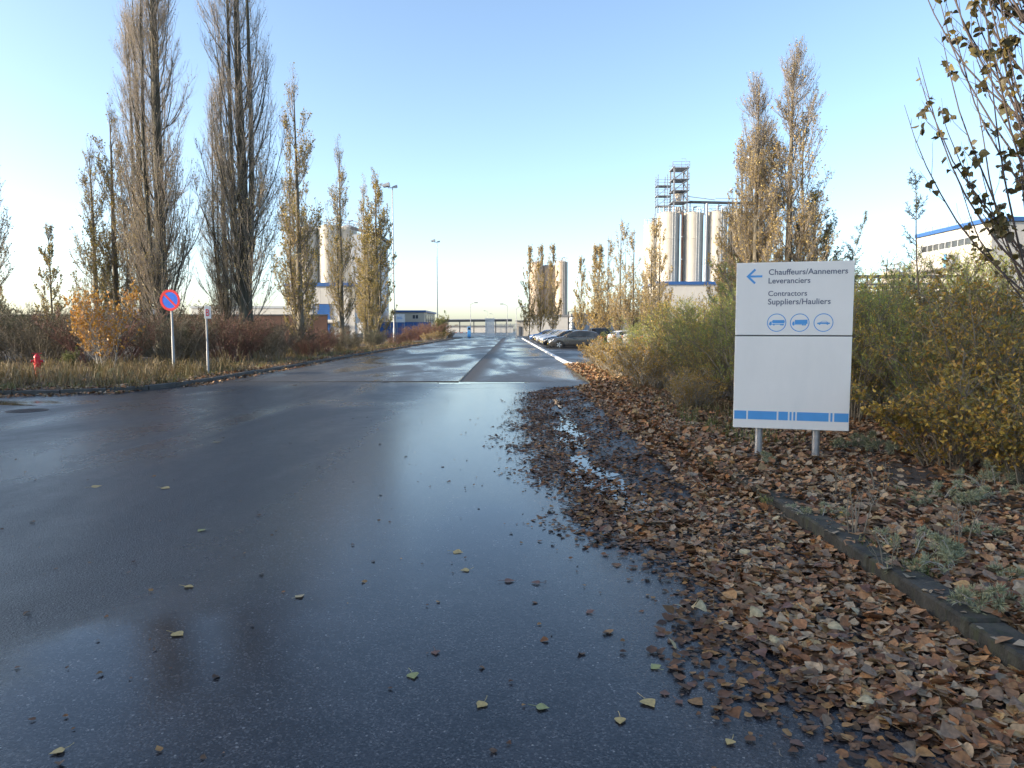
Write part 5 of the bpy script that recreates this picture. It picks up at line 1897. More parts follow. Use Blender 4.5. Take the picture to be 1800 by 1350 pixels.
SG = 'shrubs on the right verge'
put(gold_s, 3.35, 28.2, 1.15, 1.3, 0.2, 'golden shrub at the far tip of the right verge by the white kerb', SG, 1.0)
put(gold_s, 3.4, 24.8, 1.25, 1.3, 1.2, 'golden shrub second from the far tip of the right verge', SG, 1.1)
put(buck_b, 5.0, 29.0, 1.7, 2.6, 0.4, 'grey-green sea buckthorn low before the second car row', SG, 1.3)
put(buck_a, 5.4, 25.5, 2.2, 2.6, 1.4, 'grey-green sea buckthorn in front of the white parked cars', SG, 1.2)
put(gold_s, 3.5, 21.5, 1.35, 1.3, 2.2, 'golden shrub over the brown leaf bank halfway along the verge', SG, 1.1)
put(buck_b, 4.9, 21.5, 2.2, 2.6, 2.4, 'sea buckthorn behind the golden shrubs halfway along the verge', SG, 1.1)
put(oli_a, 7.2, 26, 2.9, 2.4, 0.8, 'olive shrub in front of the right silo hall', SG, 1.0)
put(buck_a, 6.3, 20.5, 2.85, 2.6, 3.0, 'tall sea buckthorn left of the sign behind the golden shrubs', SG, 1.0)
put(gold_s, 3.55, 18.0, 1.25, 1.3, 3.4, 'golden shrub midway between the leaf bank and the sign', SG, 1.1)
put(buck_a, 4.7, 17.6, 2.3, 2.6, 4.0, 'sea buckthorn close left of the sign, middle distance', SG, 1.0)
put(oli_a, 4.0, 14.8, 1.75, 2.4, 2.0, 'low olive shrub at the left of the sign', SG, 1.0)
put(gold_s, 3.35, 13.2, 0.85, 1.3, 4.4, 'small yellow shrub on the leaf bank left of the sign', SG, 1.2)
put(buck_b, 4.5, 12.6, 2.3, 2.6, 5.0, 'sea buckthorn right behind the left half of the sign', SG, 0.95)
put(buck_a, 6.2, 15.8, 2.9, 2.6, 5.5, 'tall sea buckthorn behind the upper half of the sign', SG, 0.95)
put(oli_a, 5.6, 11.6, 2.35, 2.4, 3.3, 'olive shrub just right of the sign', SG, 0.85)
put(buck_b, 6.7, 12.4, 2.75, 2.6, 1.0, 'grey-green sea buckthorn between the sign and the young poplar', SG, 0.9)
put(buck_a, 8.6, 14.6, 3.2, 2.6, 2.0, 'tall sea buckthorn in front of the white factory', SG, 0.95)
put(oli_a, 7.6, 10.4, 2.55, 2.4, 4.6, 'olive shrub below the white factory at the right edge', SG, 0.95)
put(buck_b, 5.7, 9.4, 1.9, 2.6, 4.0, 'sea buckthorn behind the yellow shrubs right of the sign', SG, 0.95)
put(buck_a, 7.6, 19.5, 3.1, 2.6, 0.6, 'tall sea buckthorn hidden partly behind the sign top', SG, 1.0)
put(buck_b, 9.6, 19.0, 3.3, 2.6, 2.6, 'far sea buckthorn under the pipe rack', SG, 1.1)
put(oli_a, 11.5, 22.0, 3.5, 2.4, 5.2, 'far olive shrub between pipe rack and factory', SG, 1.1)
put(buck_a, 13.0, 18.0, 3.6, 2.6, 4.9, 'far sea buckthorn below the factory corner', SG, 1.1)
put(yel_a, 4.75, 7.55, 1.35, 1.45, 0.5, 'yellow broad-leaved shrub right of the sign, nearer its post', SG, 0.95)
put(yel_b, 5.7, 8.3, 2.1, 2.4, 2.5, 'yellow broad-leaved shrub behind the other at the right edge', SG, 1.0)
put(yel_a, 5.0, 6.7, 1.15, 1.45, 4.2, 'low yellow shrub at the right edge above the silvery sprigs', SG, 1.0)


put(yel_b, 6.9, 9.8, 2.6, 2.4, 3.3, 'tall yellow broad-leaved shrub beneath the young poplar', SG, 0.9)
put(buck_b, 5.4, 13.6, 2.75, 2.6, 3.7, 'sea buckthorn rising behind the right half of the sign', SG, 0.95)
put(oli_a, 4.9, 19.4, 2.5, 2.4, 4.9, 'olive shrub among the buckthorns left of the sign', SG, 0.95)


# tall bare-ish leader of sea buckthorn reaching into the sky
def leader(x, y, h, lean, seed, lab):
    rng = np.random.default_rng(seed)
    root = empty('buckthorn_shoot', (x, y, 0.09))
    tag(root, lab, 'shrub', 'tall buckthorn shoots')
    K = 10
    u = np.linspace(0, 1, K)
    P = np.column_stack([lean * u ** 2 + 0.05 * np.sin(u * 7), 0.03 * np.sin(u * 5), h * u])[None]
    V, F = tubes(P, (0.022 * (1 - 0.8 * u))[None], 6)
    link('stem', np_mesh('stem', V, [F], True), 'stem_grey', root)
    P2, *_ = spread_from(P, rng, 30, 0.35, 1.0, 0.25, 0.6, 1.0, 0.25, 5, bend=0.05)
    V2, F2 = tubes(P2, np.full((30, 1), 0.006) * np.linspace(1, 0.4, 5)[None], 4)
    link('twigs', np_mesh('twigs', V2, [F2]), 'stem_grey', root)['kind'] = 'stuff'
    n = 1100
    src = rng.integers(0, 30, n)
    C, T = at_line(P2, src, rng.uniform(0.1, 1, n))
    C2, T2 = at_line(P, np.zeros(160, int), rng.uniform(0.85, 1, 160))
    C, T = np.concatenate([C, C2]), np.concatenate([T, T2])
    n = len(C)
    D = norm(T * 0.6 + rand_dir(rng, n))
    link('foliage', leaf_mesh('foliage', C, D, rand_dir(rng, n), rng.uniform(0.04, 0.07, n), 0.010), 'buckthorn_dark', root)['kind'] = 'stuff'


leader(6.15, 10.6, 3.75, -0.30, 51, 'tall thin buckthorn shoot standing against the sky left of the factory')
leader(7.1, 15.5, 3.9, 0.45, 52, 'thin buckthorn shoot leaning right above the sign top')
leader(6.4, 13.2, 2.95, -0.2, 53, 'short buckthorn shoot just right of the sign top')

# silvery low sprigs on the leaf litter
spr = shrub('silver_sprig', 61, 0.45, 0.55, 7, 26, 60, 1500, 0.062, 0.009, 'buckthorn_silver', 'stem_pale', erect=0.2, droop=0.25, leaf_up=0.1)
for ch in spr.children:
    ch['kind'] = 'stuff'
for i, (px, py, h_, w_, lb) in enumerate(((1690, 880, .30, 1.0, 'silvery sprig under the yellow shrub'), (1590, 985, .34, .85, 'silvery sprig left of the others beyond the mossy kerb'),
                                         (1700, 1010, .36, .85, 'silvery sprig in the middle of the litter near the right edge'), (1770, 1080, .34, .8, 'silvery sprig nearest the mossy kerb at right edge'),
                                         (1785, 940, .40, 1.0, 'silvery sprig touching the right edge'), (1440, 915, .20, .75, 'small grey sprig below the sign'),
                                         (1370, 815, .22, .8, 'small grey sprig beside the left sign post'), (1500, 790, .40, .9, 'grey-green sprig right of the right sign post'),
                                         (1640, 880, .32, .9, 'silvery sprig below the nearer yellow shrub'), (1755, 860, .40, .9, 'silvery sprig before the low yellow shrub'),
                                         (1560, 800, .5, .9, 'grey-green sprig between sign post and yellow shrub'))):
    p = gp(px, py, 0.1)
    put(spr, p.x, p.y, h_, 0.45, i * 1.7, lb, 'silvery sprigs on the leaf litter', w_ * 0.8 / max(h_ / 0.45, 0.3), 'plant', 0.10)
# bare red-brown stalks in the litter
stk = shrub('bare_stalk', 63, 0.8, 0.28, 5, 9, 14, 12, 0.04, 0.02, 'shrub_yellow', 'stem_grey', erect=0.7, low=0.4)
for ch in stk.children:
    ch['kind'] = 'stuff'
for i, (px, py, h_, lb) in enumerate(((1505, 945, .62, 'thin bare reddish stalk on the litter below the sign'), (1545, 870, .55, 'thin bare stalk between the sign post and yellow shrub'),
                                     (1470, 870, .45, 'thin bare stalk right below the right sign post'), (1690, 960, .5, 'thin bare stalk among the silvery sprigs'), (1560, 1000, .4, 'thin bare stalk close beyond the mossy kerb'))):
    p = gp(px, py, 0.1)
    put(stk, p.x, p.y, h_, 0.8, i * 2.1, lb, 'bare stalks on the leaf litter', 0.9, 'plant', 0.1)

# --- left side
LG2 = 'shrubs on the left verge'
lst = [(buck_d, -31.5, 38, 2.9, 1.0, 'dark sea buckthorn, leftmost behind the hydrant'), (buck_d, -27.6, 35, 3.1, 1.1, 'dark sea buckthorn above the hydrant'), (buck_d, -23.6, 34, 2.9, 1.0, 'dark sea buckthorn left of the orange sapling'),
       (thick_a, -27.4, 32.5, 2.1, 1.3, 'brown thicket shrub, leftmost behind the hydrant'), (thick_a, -23.5, 30.5, 2.0, 1.3, 'brown thicket shrub right behind the hydrant'),
       (thick_a, -19.6, 29.5, 2.0, 1.2, 'brown thicket shrub behind the orange sapling, left'), (thick_b, -17.0, 30.0, 2.0, 1.1, 'brown thicket shrub behind the orange sapling, right'), (buck_d, -20.6, 32.5, 2.5, 1.1, 'dark buckthorn between sapling and brown wall'),
       (thick_a, -14.7, 31.0, 1.9, 1.1, 'brown thicket shrub left behind the no parking sign'), (thick_b, -13.1, 33.0, 1.8, 1.0, 'reddish thicket shrub between the two post signs'),
       (buck_d, -15.4, 33.5, 2.2, 1.0, 'dark buckthorn at the foot of the huge poplar'), (thick_a, -12.0, 35.0, 1.5, 1.0, 'brown thicket shrub right of the letter sign'),
       (thick_a, -12.6, 40.5, 1.4, 1.0, 'brown thicket shrub past the mossy trunk'), (thick_b, -11.4, 39.5, 1.1, 1.0, 'low reddish thicket shrub near the left kerb'),
       (dog, -12.2, 45, 1.25, 1.1, 'reddish dogwood under the mid-height poplar'), (thick_a, -11.6, 49, 1.4, 1.1, 'brown thicket shrub under the mid-height poplar'),
       (buck_d, -12.0, 53.5, 1.6, 1.0, 'dark buckthorn below the blue door'), (buck_d, -11.5, 58.5, 1.5, 1.0, 'dark buckthorn before the slim poplar'), (thick_a, -12.0, 63.5, 1.6, 1.0, 'brown thicket shrub before the dense olive poplar'),
       (thick_b, -11.3, 69, 1.3, 1.0, 'reddish thicket shrub below the dense olive poplar'), (thick_b, -11.2, 76, 1.2, 1.0, 'reddish thicket shrub at the foot of the tall mast'),
       (dog, -12.4, 92, 2.4, 1.3, 'bright reddish dogwood right of the tall mast'), (dog, -11.8, 100, 2.4, 1.3, 'bright reddish dogwood in front of the blue wall'), (dog, -11.6, 108, 2.5, 1.2, 'bright reddish dogwood, farthest, before the green bush'),
       (gold_s, -10.6, 88, 1.2, 1.3, 'golden low shrub at the left kerb past the mast'), (gold_s, -10.4, 97, 1.2, 1.3, 'golden low shrub at the left kerb in front of the dogwood'), (gold_s, -10.2, 106, 1.3, 1.3, 'golden low shrub at the left kerb near the green bush'),
       (thick_a, -10.0, 114, 1.6, 1.0, 'brown thicket shrub at the far end of the left verge'), (thick_a, -20.5, 45, 2.4, 1.2, 'brown thicket shrub before the brown wall')]
for i, (pr, x, y, h_, w_, lb) in enumerate(lst):
    ph = {id(buck_d): 2.6, id(thick_a): 2.1, id(thick_b): 2.1, id(dog): 1.8, id(gold_s): 1.3}[id(pr)]
    put(pr, x, y, h_ * (1.22 if y < 50 else 1.0) * (1 + 0.14 * math.sin(i * 2.3)), ph, i * 1.37, lb, LG2, w_)
put(green_b, -10.4, 104, 3.5, 3.4, 0.5, 'rounded green bush at the end of the left verge below the lone mast', LG2, 0.75)
sap = shrub('orange_sapling', 65, 3.0, 0.8, 3, 120, 800, 1900, 0.085, 0.06, 'sapling_orange', 'stem_pale', erect=0.9, low=0.10, shape='delta', leaf_up=-0.1, curl=0.1)
put(sap, -13.7, 24.2, 3.9, 3.0, 0.7, 'sapling with bright orange leaves near the round sign', 'saplings on the left verge', 0.85, 'tree')
put(spr, -12.2, 21.6, 0.55, 0.45, 0.3, 'grey-green low weed before the orange sapling', 'weeds on the left verge', 1.0, 'plant')
put(green_b, -15.3, 24.6, 0.75, 3.4, 1.3, 'small green weed right of the hydrant', 'weeds on the left verge', 0.9, 'plant')


# ================================================================== GRASS
def grass(name, pts, rng, blades, h0, h1, mat, lab, wdt=0.006, spread=0.07):
    """tufts of bent blades"""
    n = len(pts)
    C = np.repeat(pts, blades, axis=0) + np.concatenate([rng.normal(0, spread, (n * blades, 2)), np.zeros((n * blades, 1))], 1)
    k = len(C)
    az = rng.uniform(0, 2 * PI, k)
    d = np.stack([np.cos(az), np.sin(az), np.zeros(k)], -1)
    s = np.stack([-np.sin(az), np.cos(az), np.zeros(k)], -1)
    h = rng.uniform(h0, h1, k)[:, None]
    ln = rng.uniform(0.3, 1.5, k)[:, None]
    h = h * np.repeat(rng.uniform(0.5, 1.2, n), blades)[:, None]
    a = C
    b = C + np.array([0, 0, 1]) * h * 0.62 + d * h * ln * 0.25
    c = C + np.array([0, 0, 1]) * h * (1 - 0.45 * ln) + d * h * ln * 0.85
    w = wdt
    V = np.stack([a - s * w, a + s * w, b + s * w * 0.8, b - s * w * 0.8, c], 1).reshape(-1, 3)
    o5 = np.arange(k)[:, None] * 5
    q = o5 + np.array([[0, 1, 2, 3]])
    t = o5 + np.array([[3, 2, 4]])
    o = link(name, np_mesh(name, V, [q, t]), mat)
    tag(o, lab, 'grass', kind='stuff')
    return o


rg = np.random.default_rng(5)


def along_left(n, d0, d1, y0=17.0, y1=80):
    """points on the left verge within d0..d1 of its kerb"""
    out = []
    while len(out) < n:
        if rg.random() < 0.45:
            x = rg.uniform(-30, -9.6)
            y = 16.8 + (0 if x < -12 else (x + 12) * 0.5) + rg.uniform(d0, d1)
        else:
            y = y0 + (y1 - y0) * rg.random() ** 2.0
            x = -9.25 - rg.uniform(d0, d1)
            if y < 19.5:
                continue
        out.append((x, y, 0.09))
    return np.array(out)


grass('grass', along_left(1100, 0.2, 3.0), rg, 13, 0.08, 0.30, 'grass_dry', 'dry yellowish grass along the left kerb', 0.009, 0.12)
grass('grass', along_left(900, 1.2, 9.0), rg, 14, 0.3, 0.8, 'grass_dry', 'taller dry grass in front of the left thicket', 0.010, 0.12)
grass('grass', along_left(170, 0.15, 2.0), rg, 14, 0.10, 0.28, 'grass_green', 'short green grass along the left kerb', 0.009, 0.1)
pr = np.column_stack([rg.uniform(2.9, 4.6, 420), rg.uniform(10.5, 30, 420), np.full(420, 0.09)])
pr[:, 0] += rg.normal(0, 0.1, 420)
grass('grass', pr, rg, 11, 0.10, 0.36, 'grass_dry', 'dry grass at the front of the right shrubs', 0.005, 0.08)
pr = np.column_stack([rg.uniform(2.7, 3.7, 60), rg.uniform(9.0, 14, 60), np.full(60, 0.09)])
grass('grass', pr, rg, 12, 0.08, 0.3, 'grass_green', 'green grass tufts left of the direction sign', 0.004, 0.05)
p_ = [gp(px, py, 0.1) for px, py in ((1610, 1005), (1625, 1010), (1600, 1012), (1420, 900), (1260, 815), (1270, 800), (1580, 870), (1345, 880), (1520, 960), (1760, 1020), (1660, 930))]
grass('grass', np.array([[p.x, p.y, 0.09] for p in p_ for _ in range(2)]), rg, 18, 0.05, 0.14, 'grass_green', 'tiny bright green tufts in the brown leaf litter', 0.0028, 0.035)

# ================================================================== FALLEN LEAVES
rl = np.random.default_rng(99)


def edge_x(y):
    """how far the leaf drift reaches onto the asphalt"""
    ys = [0.0, 2.4, 3.3, 4.5, 6.3, 8, 9.6, 13, 17, 18.6, 20.5]
    xs = [1.45, 1.20, 0.98, 0.84, 0.48, 0.24, 0.14, 0.2, 0.40, 0.8, 2.2]
    return np.interp(y, ys, xs) + 0.10 * np.sin(y * 3.1) + 0.06 * np.sin(y * 7.7 + 1)


def flat_leaves(C, tilt, size, rng, name, mat, lab, curl=0.28, shape='delta'):
    k = len(C)
    az = rng.uniform(0, 2 * PI, k)
    D = np.stack([np.cos(az), np.sin(az), rng.normal(0, tilt, k)], -1)
    Nn = norm(np.stack([rng.normal(0, tilt, k), rng.normal(0, tilt, k), np.ones(k)], -1))
    L_ = size * np.clip(rng.lognormal(-0.08, 0.38, k), 0.35, 1.9)
    o = link(name, leaf_mesh(name, C, D, Nn, L_, L_ * rng.uniform(0.7, 1.05, k), shape, curl, rng), mat)
    tag(o, lab, 'leaf litter', kind='stuff')
    return o


def scatter(n, fy, fx, fz):
    y = fy(n)
    x = fx(y, n)
    return np.column_stack([x, y, fz(x, y, n)])


def patchy(x, y):
    v = np.sin(x * 3.1 + y * 1.3) + np.sin(x * 7.3 - y * 2.1 + 1.0) + np.sin(-x * 4.7 + y * 3.7 + 2.0) + 0.7 * np.sin(x * 11 + y * 6.3)
    return np.clip(0.42 + 0.34 * v, 0.06, 1)


def litter_y(y0, y1, p):
    return lambda n: y0 + (y1 - y0) * rl.random(n) ** p


# thick drift against the kerb, on the asphalt side
C = scatter(23000, litter_y(1.6, 20.0, 1.7), lambda y, n: 2.34 - (2.34 - edge_x(y) - 0.35) * rl.random(n) ** 1.15,
            lambda x, y, n: 0.006 + rl.random(n) * 0.035 * np.clip((x - edge_x(y)) / 1.0, 0.1, 1.2))
far = C[:, 1] > 6.5
flat_leaves(C[~far], 0.27, 0.052, rl, 'leaf_litter', 'litter', 'thick drift of brown fallen leaves against the mossy kerb', 0.4, 'round')
gpud = (np.abs(C[:, 0] - np.interp(C[:, 1], [6, 8, 10, 13, 16], [1.05, 0.85, 0.91, 0.97, 0.98]) - 0.07 * np.sin(C[:, 1] * 4.3)) < 0.07 + 0.09 * np.sin(C[:, 1] * 2.3 + 0.6) + 0.03 * np.sin(C[:, 1] * 9)) & (C[:, 1] < 16.5) & (C[:, 1] > 6.2) & (rl.random(len(C)) < 0.82)
gut = far & (C[:, 0] < 1.75) & ~gpud & (rl.random(len(C)) < patchy(C[:, 0], C[:, 1]) * np.clip(0.35 + (C[:, 0] - 0.3) * 0.6, 0.3, 1))
flat_leaves(C[gut], 0.28, 0.050, rl, 'leaf_litter', 'litter_wet', 'dark trodden wet leaves along the right gutter', 0.12)
flat_leaves(C[far & (C[:, 0] >= 1.75)], 0.34, 0.062, rl, 'leaf_litter', 'litter', 'brown leaves heaped at the right kerb farther on')
# flat wet leaves thinning out over the asphalt, in clumps
nc = 1500
cy = 1.8 + 17.7 * rl.random(nc) ** 1.4
cxx = edge_x(cy) + 0.5 - 0.55 * np.abs(rl.normal(0, 0.5, nc)) - np.where(cy > 5.5, 0.12, 0.0) * np.abs(rl.normal(0, 1, nc))
cnt = rl.integers(1, 13, nc)
C = np.repeat(np.column_stack([cxx, cy]), cnt, axis=0)
C = C + rl.normal(0, 0.075, C.shape) * np.array([[1, 1.6]])
C = np.column_stack([C, 0.004 + 0.006 * rl.random(len(C))])
flat_leaves(C, 0.12, 0.040, rl, 'leaf_litter', 'litter_wet', 'dark wet leaves stuck to the asphalt at the edge of the drift', 0.25, 'round')
C = scatter(15000, litter_y(5.5, 20.0, 1.25), lambda y, n: 1.0 + 0.62 * rl.normal(0, 0.62, n), lambda x, y, n: 0.006 + 0.012 * rl.random(n))
C = C[(C[:, 0] > edge_x(C[:, 1]) - 0.05) & (rl.random(len(C)) < patchy(C[:, 0] + 3, C[:, 1]) * 0.85)]
pud = (np.abs(C[:, 0] - np.interp(C[:, 1], [6, 8, 10, 13, 16], [1.05, 0.85, 0.91, 0.97, 0.98]) - 0.07 * np.sin(C[:, 1] * 4.3)) < 0.07 + 0.09 * np.sin(C[:, 1] * 2.3 + 0.6) + 0.03 * np.sin(C[:, 1] * 9)) & (C[:, 1] < 16.5) & (rl.random(len(C)) < 0.82)
flat_leaves(C[~pud], 0.22, 0.038, rl, 'leaf_litter', 'litter_wet', 'sodden leaf mush on both sides of the gutter puddles', 0.25)
# litter on the right verge
C = scatter(46000, litter_y(1.2, 15, 1.25), lambda y, n: 2.52 + (1.0 + 0.45 * y) * rl.random(n) ** 1.05, lambda x, y, n: 0.095 + rl.random(n) * 0.045)
nr = C[:, 1] < 7.0
flat_leaves(C[nr], 0.30, 0.052, rl, 'leaf_litter', 'litter', 'brown fallen leaves covering the verge nearest the camera', 0.4, 'round')
flat_leaves(C[~nr], 0.36, 0.060, rl, 'leaf_litter', 'litter', 'brown fallen leaves covering the verge round the sign posts')
C = scatter(5200, litter_y(12, 30, 1.0), lambda y, n: 2.2 + 1.4 * rl.random(n), lambda x, y, n: 0.10 + 0.07 * rl.random(n))
flat_leaves(C, 0.5, 0.075, rl, 'leaf_litter', 'litter', 'bank of rust brown leaves under the golden shrubs')
# a few leaves on the kerb itself
C = scatter(260, litter_y(1.5, 9, 1.0), lambda y, n: 2.30 + 0.20 * rl.random(n), lambda x, y, n: np.full(n, 0.134))
C = C[rl.random(len(C)) < np.clip((C[:, 1] - 1.5) / 5.0, 0.12, 1)]
flat_leaves(C, 0.15, 0.055, rl, 'leaf_litter', 'litter', 'few brown leaves lying on top of the mossy kerb', 0.2)
C = scatter(3600, litter_y(6.3, 21, 1.1), lambda y, n: 2.18 + 0.42 * rl.random(n), lambda x, y, n: 0.115 + 0.05 * rl.random(n))
C = C[rl.random(len(C)) < np.clip((C[:, 1] - 6.0) / 1.6, 0, 1)]
flat_leaves(C, 0.4, 0.06, rl, 'leaf_litter', 'litter', 'brown leaves burying the kerb beyond the sign', 0.3)
nt_ = 260
tb = np.column_stack([rl.uniform(0.9, 4.5, nt_), 1.8 + 8 * rl.random(nt_) ** 1.3, np.zeros(nt_)])
tb[:, 2] = np.where(tb[:, 0] > 2.45, 0.14, 0.045)
ta = rl.uniform(0, 2 * PI, nt_)
tl = rl.uniform(0.05, 0.22, nt_)
td = np.stack([np.cos(ta), np.sin(ta), rl.normal(0, 0.08, nt_)], -1)
tu = np.linspace(-0.5, 0.5, 4)
TP = tb[:, None] + td[:, None] * tl[:, None, None] * tu[None, :, None] + rl.normal(0, 0.004, (nt_, 4, 3))
V_, F_ = tubes(TP, np.full((nt_, 4), 0.0014), 4)
tw_ = link('fallen_twigs', np_mesh('fallen_twigs', V_, [F_]), 'stem_grey')
tag(tw_, 'thin broken twigs lying in the brown leaf litter', 'twigs', kind='stuff')
# left kerb
pl_ = along_left(7000, -0.6, 0.5)
pl_[:, 2] = np.where(rl.random(len(pl_)) < 2, 0.0, 0)
on_road = np.zeros(len(pl_))
xk = pl_[:, 0]
ykerb = np.interp(xk, [-34, -14, -11.6, -10.3, -9.6], [16.5, 16.75, 17.15, 17.75, 18.6])
inside = (pl_[:, 1] > ykerb) & (xk < -9.2)
pl_[:, 2] = np.where(inside, 0.12, 0.012) + rl.random(len(pl_)) * 0.02
flat_leaves(pl_, 0.3, 0.075, rl, 'leaf_litter', 'litter', 'line of brown leaves along the left kerb')
pl_ = along_left(5000, 0.3, 3.5)
pl_[:, 2] = 0.11
flat_leaves(pl_, 0.3, 0.075, rl, 'leaf_litter', 'litter', 'brown leaves strewn through the left verge grass')
# specks of leaf and twig over the whole road
n = 900
C = np.column_stack([rl.uniform(-9, 1.2, n), 1.6 + 24 * rl.random(n) ** 1.4, np.full(n, 0.008)])
C[:, 2] = np.where(C[:, 1] > 21.3, 0.036, 0.006)
flat_leaves(C, 0.12, 0.026, rl, 'leaf_litter', 'litter_wet', 'tiny dark leaf scraps scattered over the wet asphalt', 0.2)


# single leaves that can be picked apart, each its own object
def leaf_shape(seed, size, curl, stalk=True):
    rng = np.random.default_rng(seed)
    prof = [(0, .0), (.06, .18), (.16, .40), (.28, .50), (.42, .46), (.58, .34), (.74, .20), (.88, .08), (1, 0)]
    vs, fs = [], []
    c1, c2 = rng.uniform(0.1, 1) * curl, rng.uniform(-1, 1) * curl
    for t, w in prof:
        jag = 1 + rng.uniform(-.10, .10)
        zc_ = c2 * (t - .4) ** 2 * size * 1.2
        for sd in (-1, 0, 1):
            vs.append((sd * w * size * .92 * jag, t * size, zc_ + abs(sd) * w * c1 * size + (0.001 if sd == 0 else 0)))
    for i in range(len(prof) - 1):
        for j in range(2):
            fs.append((i * 3 + j, i * 3 + j + 1, (i + 1) * 3 + j + 1, (i + 1) * 3 + j))
    mb = MB().add(vs, fs)
    if stalk:
        mb.tube([(0, 0.01 * size, 0.002), (0.05 * size, -0.3 * size, 0.004), (0.14 * size, -0.55 * size, 0.008)], 0.0011, 4)
    zmin = min(v[2] for v in mb.v)
    mb.v = [(x, y, z - zmin) for x, y, z in mb.v]
    me = bpy.data.meshes.new('fallen_leaf')
    me.from_pydata(mb.v, [], mb.f)
    me.update()
    return me


def lone_leaf(px, py, size, mat, lab, seed, group='single leaves on the asphalt', tilt=0.0):
    me = leaf_shape(seed, size * 0.92, 0.1)
    p = gp(px, py, 0.006)
    o = link('fallen_leaf', me, mat, None, (p.x, p.y, 0.006))
    r_ = np.random.default_rng(seed)
    o.rotation_euler = (tilt, float(r_.normal(0, 0.08)), float(r_.uniform(0, 6.28)))
    tag(o, lab, 'leaf', group)


lone = [(1133, 1228, .085, 'leaf_yellow', 'large yellow leaf with stalk on asphalt left of the drift'), (1189, 1140, .07, 'leaf_pale', 'pale yellow leaf standing up from the asphalt near the drift'),
        (942, 1241, .065, 'leaf_green', 'greenish yellow leaf flat on asphalt, bottom middle'), (852, 1233, .065, 'leaf_yellow', 'brownish yellow leaf just left of the greenish bottom one'),
        (520, 1050, .07, 'leaf_pale', 'pale leaf alone in the middle of the near asphalt'), (797, 969, .085, 'leaf_yellow', 'yellow leaf on the blue sheen in mid road'),
        (825, 1001, .07, 'leaf_yellow', 'yellow leaf just below another in mid road'), (305, 1112, .085, 'leaf_yellow', 'olive yellow leaf by the dark tree reflection'),
        (724, 1182, .07, 'leaf_green', 'green leaf flat on dark asphalt left of bottom middle'), (1157, 1176, .065, 'leaf_green', 'pale green leaf below the upright pale one'),
        (1168, 1222, .055, 'leaf_brown', 'brown leaf right beside the large yellow one'), (1190, 1230, .045, 'leaf_brown', 'small brown leaf nearest the drift beside the large yellow one'),
        (115, 1316, .06, 'leaf_yellow', 'yellow brown leaf at bottom left'), (358, 930, .08, 'leaf_green', 'greenish leaf alone in the left middle of the asphalt'),
        (325, 1030, .07, 'leaf_yellow', 'yellow leaf above the dark tree reflection'), (1157, 1117, .065, 'leaf_brown', 'dark brown leaf at the drift edge above the pale ones'),
        (1040, 1078, .06, 'leaf_brown', 'brown leaf on blue sheen left of the drift edge'), (950, 1025, .07, 'leaf_brown', 'brown leaf on the blue sheen, upper'),
        (886, 1021, .08, 'leaf_brown', 'curled dark leaf on the blue sheen'), (160, 856, .11, 'leaf_yellow', 'yellow leaf far left on the asphalt'),
        (285, 857, .11, 'leaf_yellow', 'yellow leaf left of centre on the far asphalt'), (376, 778, .12, 'leaf_pale', 'pale leaf on the far left asphalt'),
        (1090, 1260, .06, 'leaf_yellow', 'yellowish leaf at the bottom between road and drift'), (1210, 1205, .055, 'leaf_brown', 'reddish leaf just off the drift'),
        (1390, 1300, .065, 'leaf_brown', 'red brown leaf on asphalt at the bottom edge'), (1447, 1328, .05, 'leaf_brown', 'small red brown leaf at the very bottom'),
        (765, 1143, .055, 'leaf_brown', 'small brown leaf above the green one'), (1100, 970, .075, 'leaf_brown', 'dark curled leaf at the drift edge in mid picture'),
        (1287, 1300, .05, 'leaf_yellow', 'small orange leaf left of the drift at bottom'), (1070, 975, .06, 'leaf_brown', 'second dark leaf at the drift edge in mid picture')]
for i, (px, py, sz, mt, lb) in enumerate(lone):
    lone_leaf(px, py, sz, mt, lb, 300 + i, tilt=0.9 if i == 1 else 0.0)
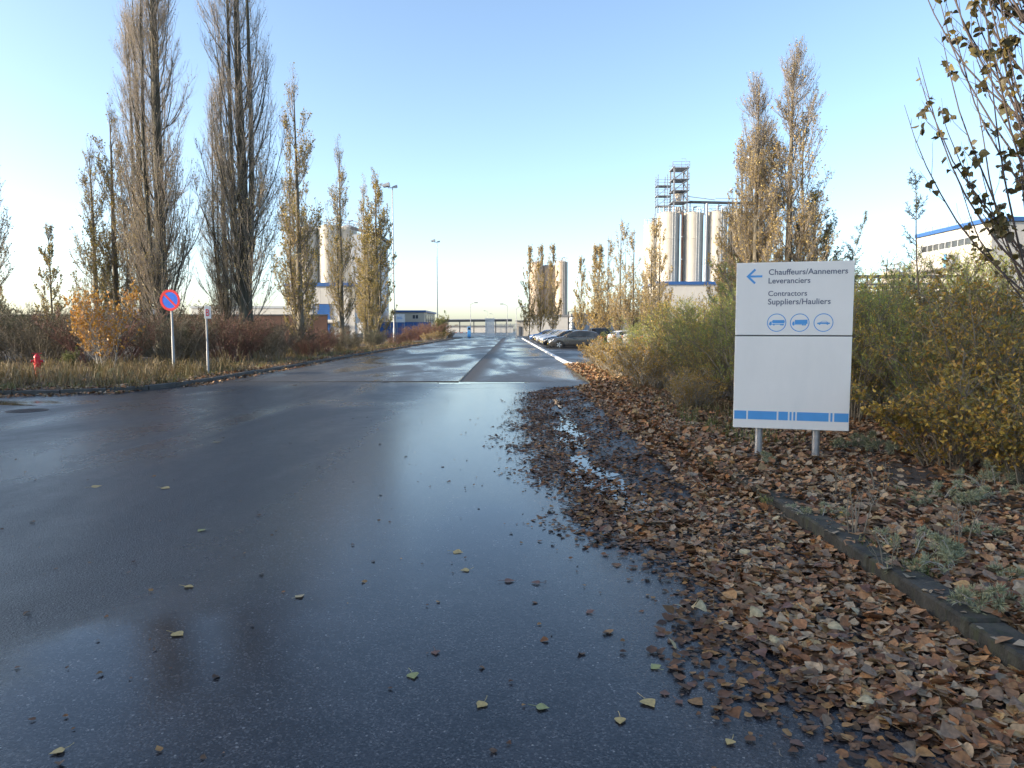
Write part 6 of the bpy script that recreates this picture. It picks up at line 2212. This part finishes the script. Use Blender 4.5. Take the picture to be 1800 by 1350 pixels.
# the leaves of the drift that show largest
shapes = [leaf_shape(400 + k, 0.075, 0.5) for k in range(10)]
mk = ['litter', 'litter', 'litter', 'leaf_brown', 'litter', 'litter', 'leaf_pale', 'leaf_brown', 'litter', 'litter']
cl = {'litter': 'brown', 'leaf_brown': 'red brown', 'leaf_yellow': 'yellow', 'leaf_pale': 'pale'}
for me_, k in zip(shapes, mk):
    me_.materials.append(MATS[k])
i = 0
while i < 268:
    k = int(rl.integers(0, 10))
    y = 1.9 + 4.2 * rl.random() ** 1.3
    verge = i % 3 == 0
    if verge:
        x = 2.55 + rl.random() * 1.6
        if x > 0.72 * y + 0.15:
            continue
        z = 0.145
        lb = cl[mk[k]] + ' fallen leaf on the verge beyond the mossy kerb'
    else:
        x = float(edge_x(np.array(y))) + 0.1 + rl.random() * (2.25 - float(edge_x(np.array(y))))
        if x > 2.33 or x > 0.74 * y + 0.1:
            continue
        z = 0.03 + 0.02 * min(1, (x - float(edge_x(np.array(y)))) / 0.8)
        lb = cl[mk[k]] + ' fallen leaf in the drift against the mossy kerb'
    row_ = 'near the bottom edge' if y < 2.6 else 'by the nearest sprig' if y < 3.5 else 'by the middle sprigs' if y < 4.6 else 'below the sign'
    if verge:
        lb = cl[mk[k]] + ' leaf on the verge ' + ('close behind the mossy kerb ' if x < 3.2 else 'well behind the mossy kerb ') + row_
    else:
        d_ = (x - float(edge_x(np.array(y)))) / (2.33 - float(edge_x(np.array(y))))
        lb = cl[mk[k]] + ' leaf ' + ('at the wet edge of the drift ' if d_ < 0.36 else 'in the middle of the drift ' if d_ < 0.72 else 'against the mossy kerb ') + row_
    o = link('fallen_leaf', shapes[k], None, None, (x, y, z))
    o.rotation_euler = (float(rl.normal(0, 0.35)), float(rl.normal(0, 0.35)), float(rl.uniform(0, 6.28)))
    s_ = float(rl.uniform(0.6, 1.15))
    o.scale = (s_, s_, s_)
    tag(o, lb, 'leaf', 'leaves of the drift by the kerb' if not verge else 'leaves on the right verge')
    i += 1
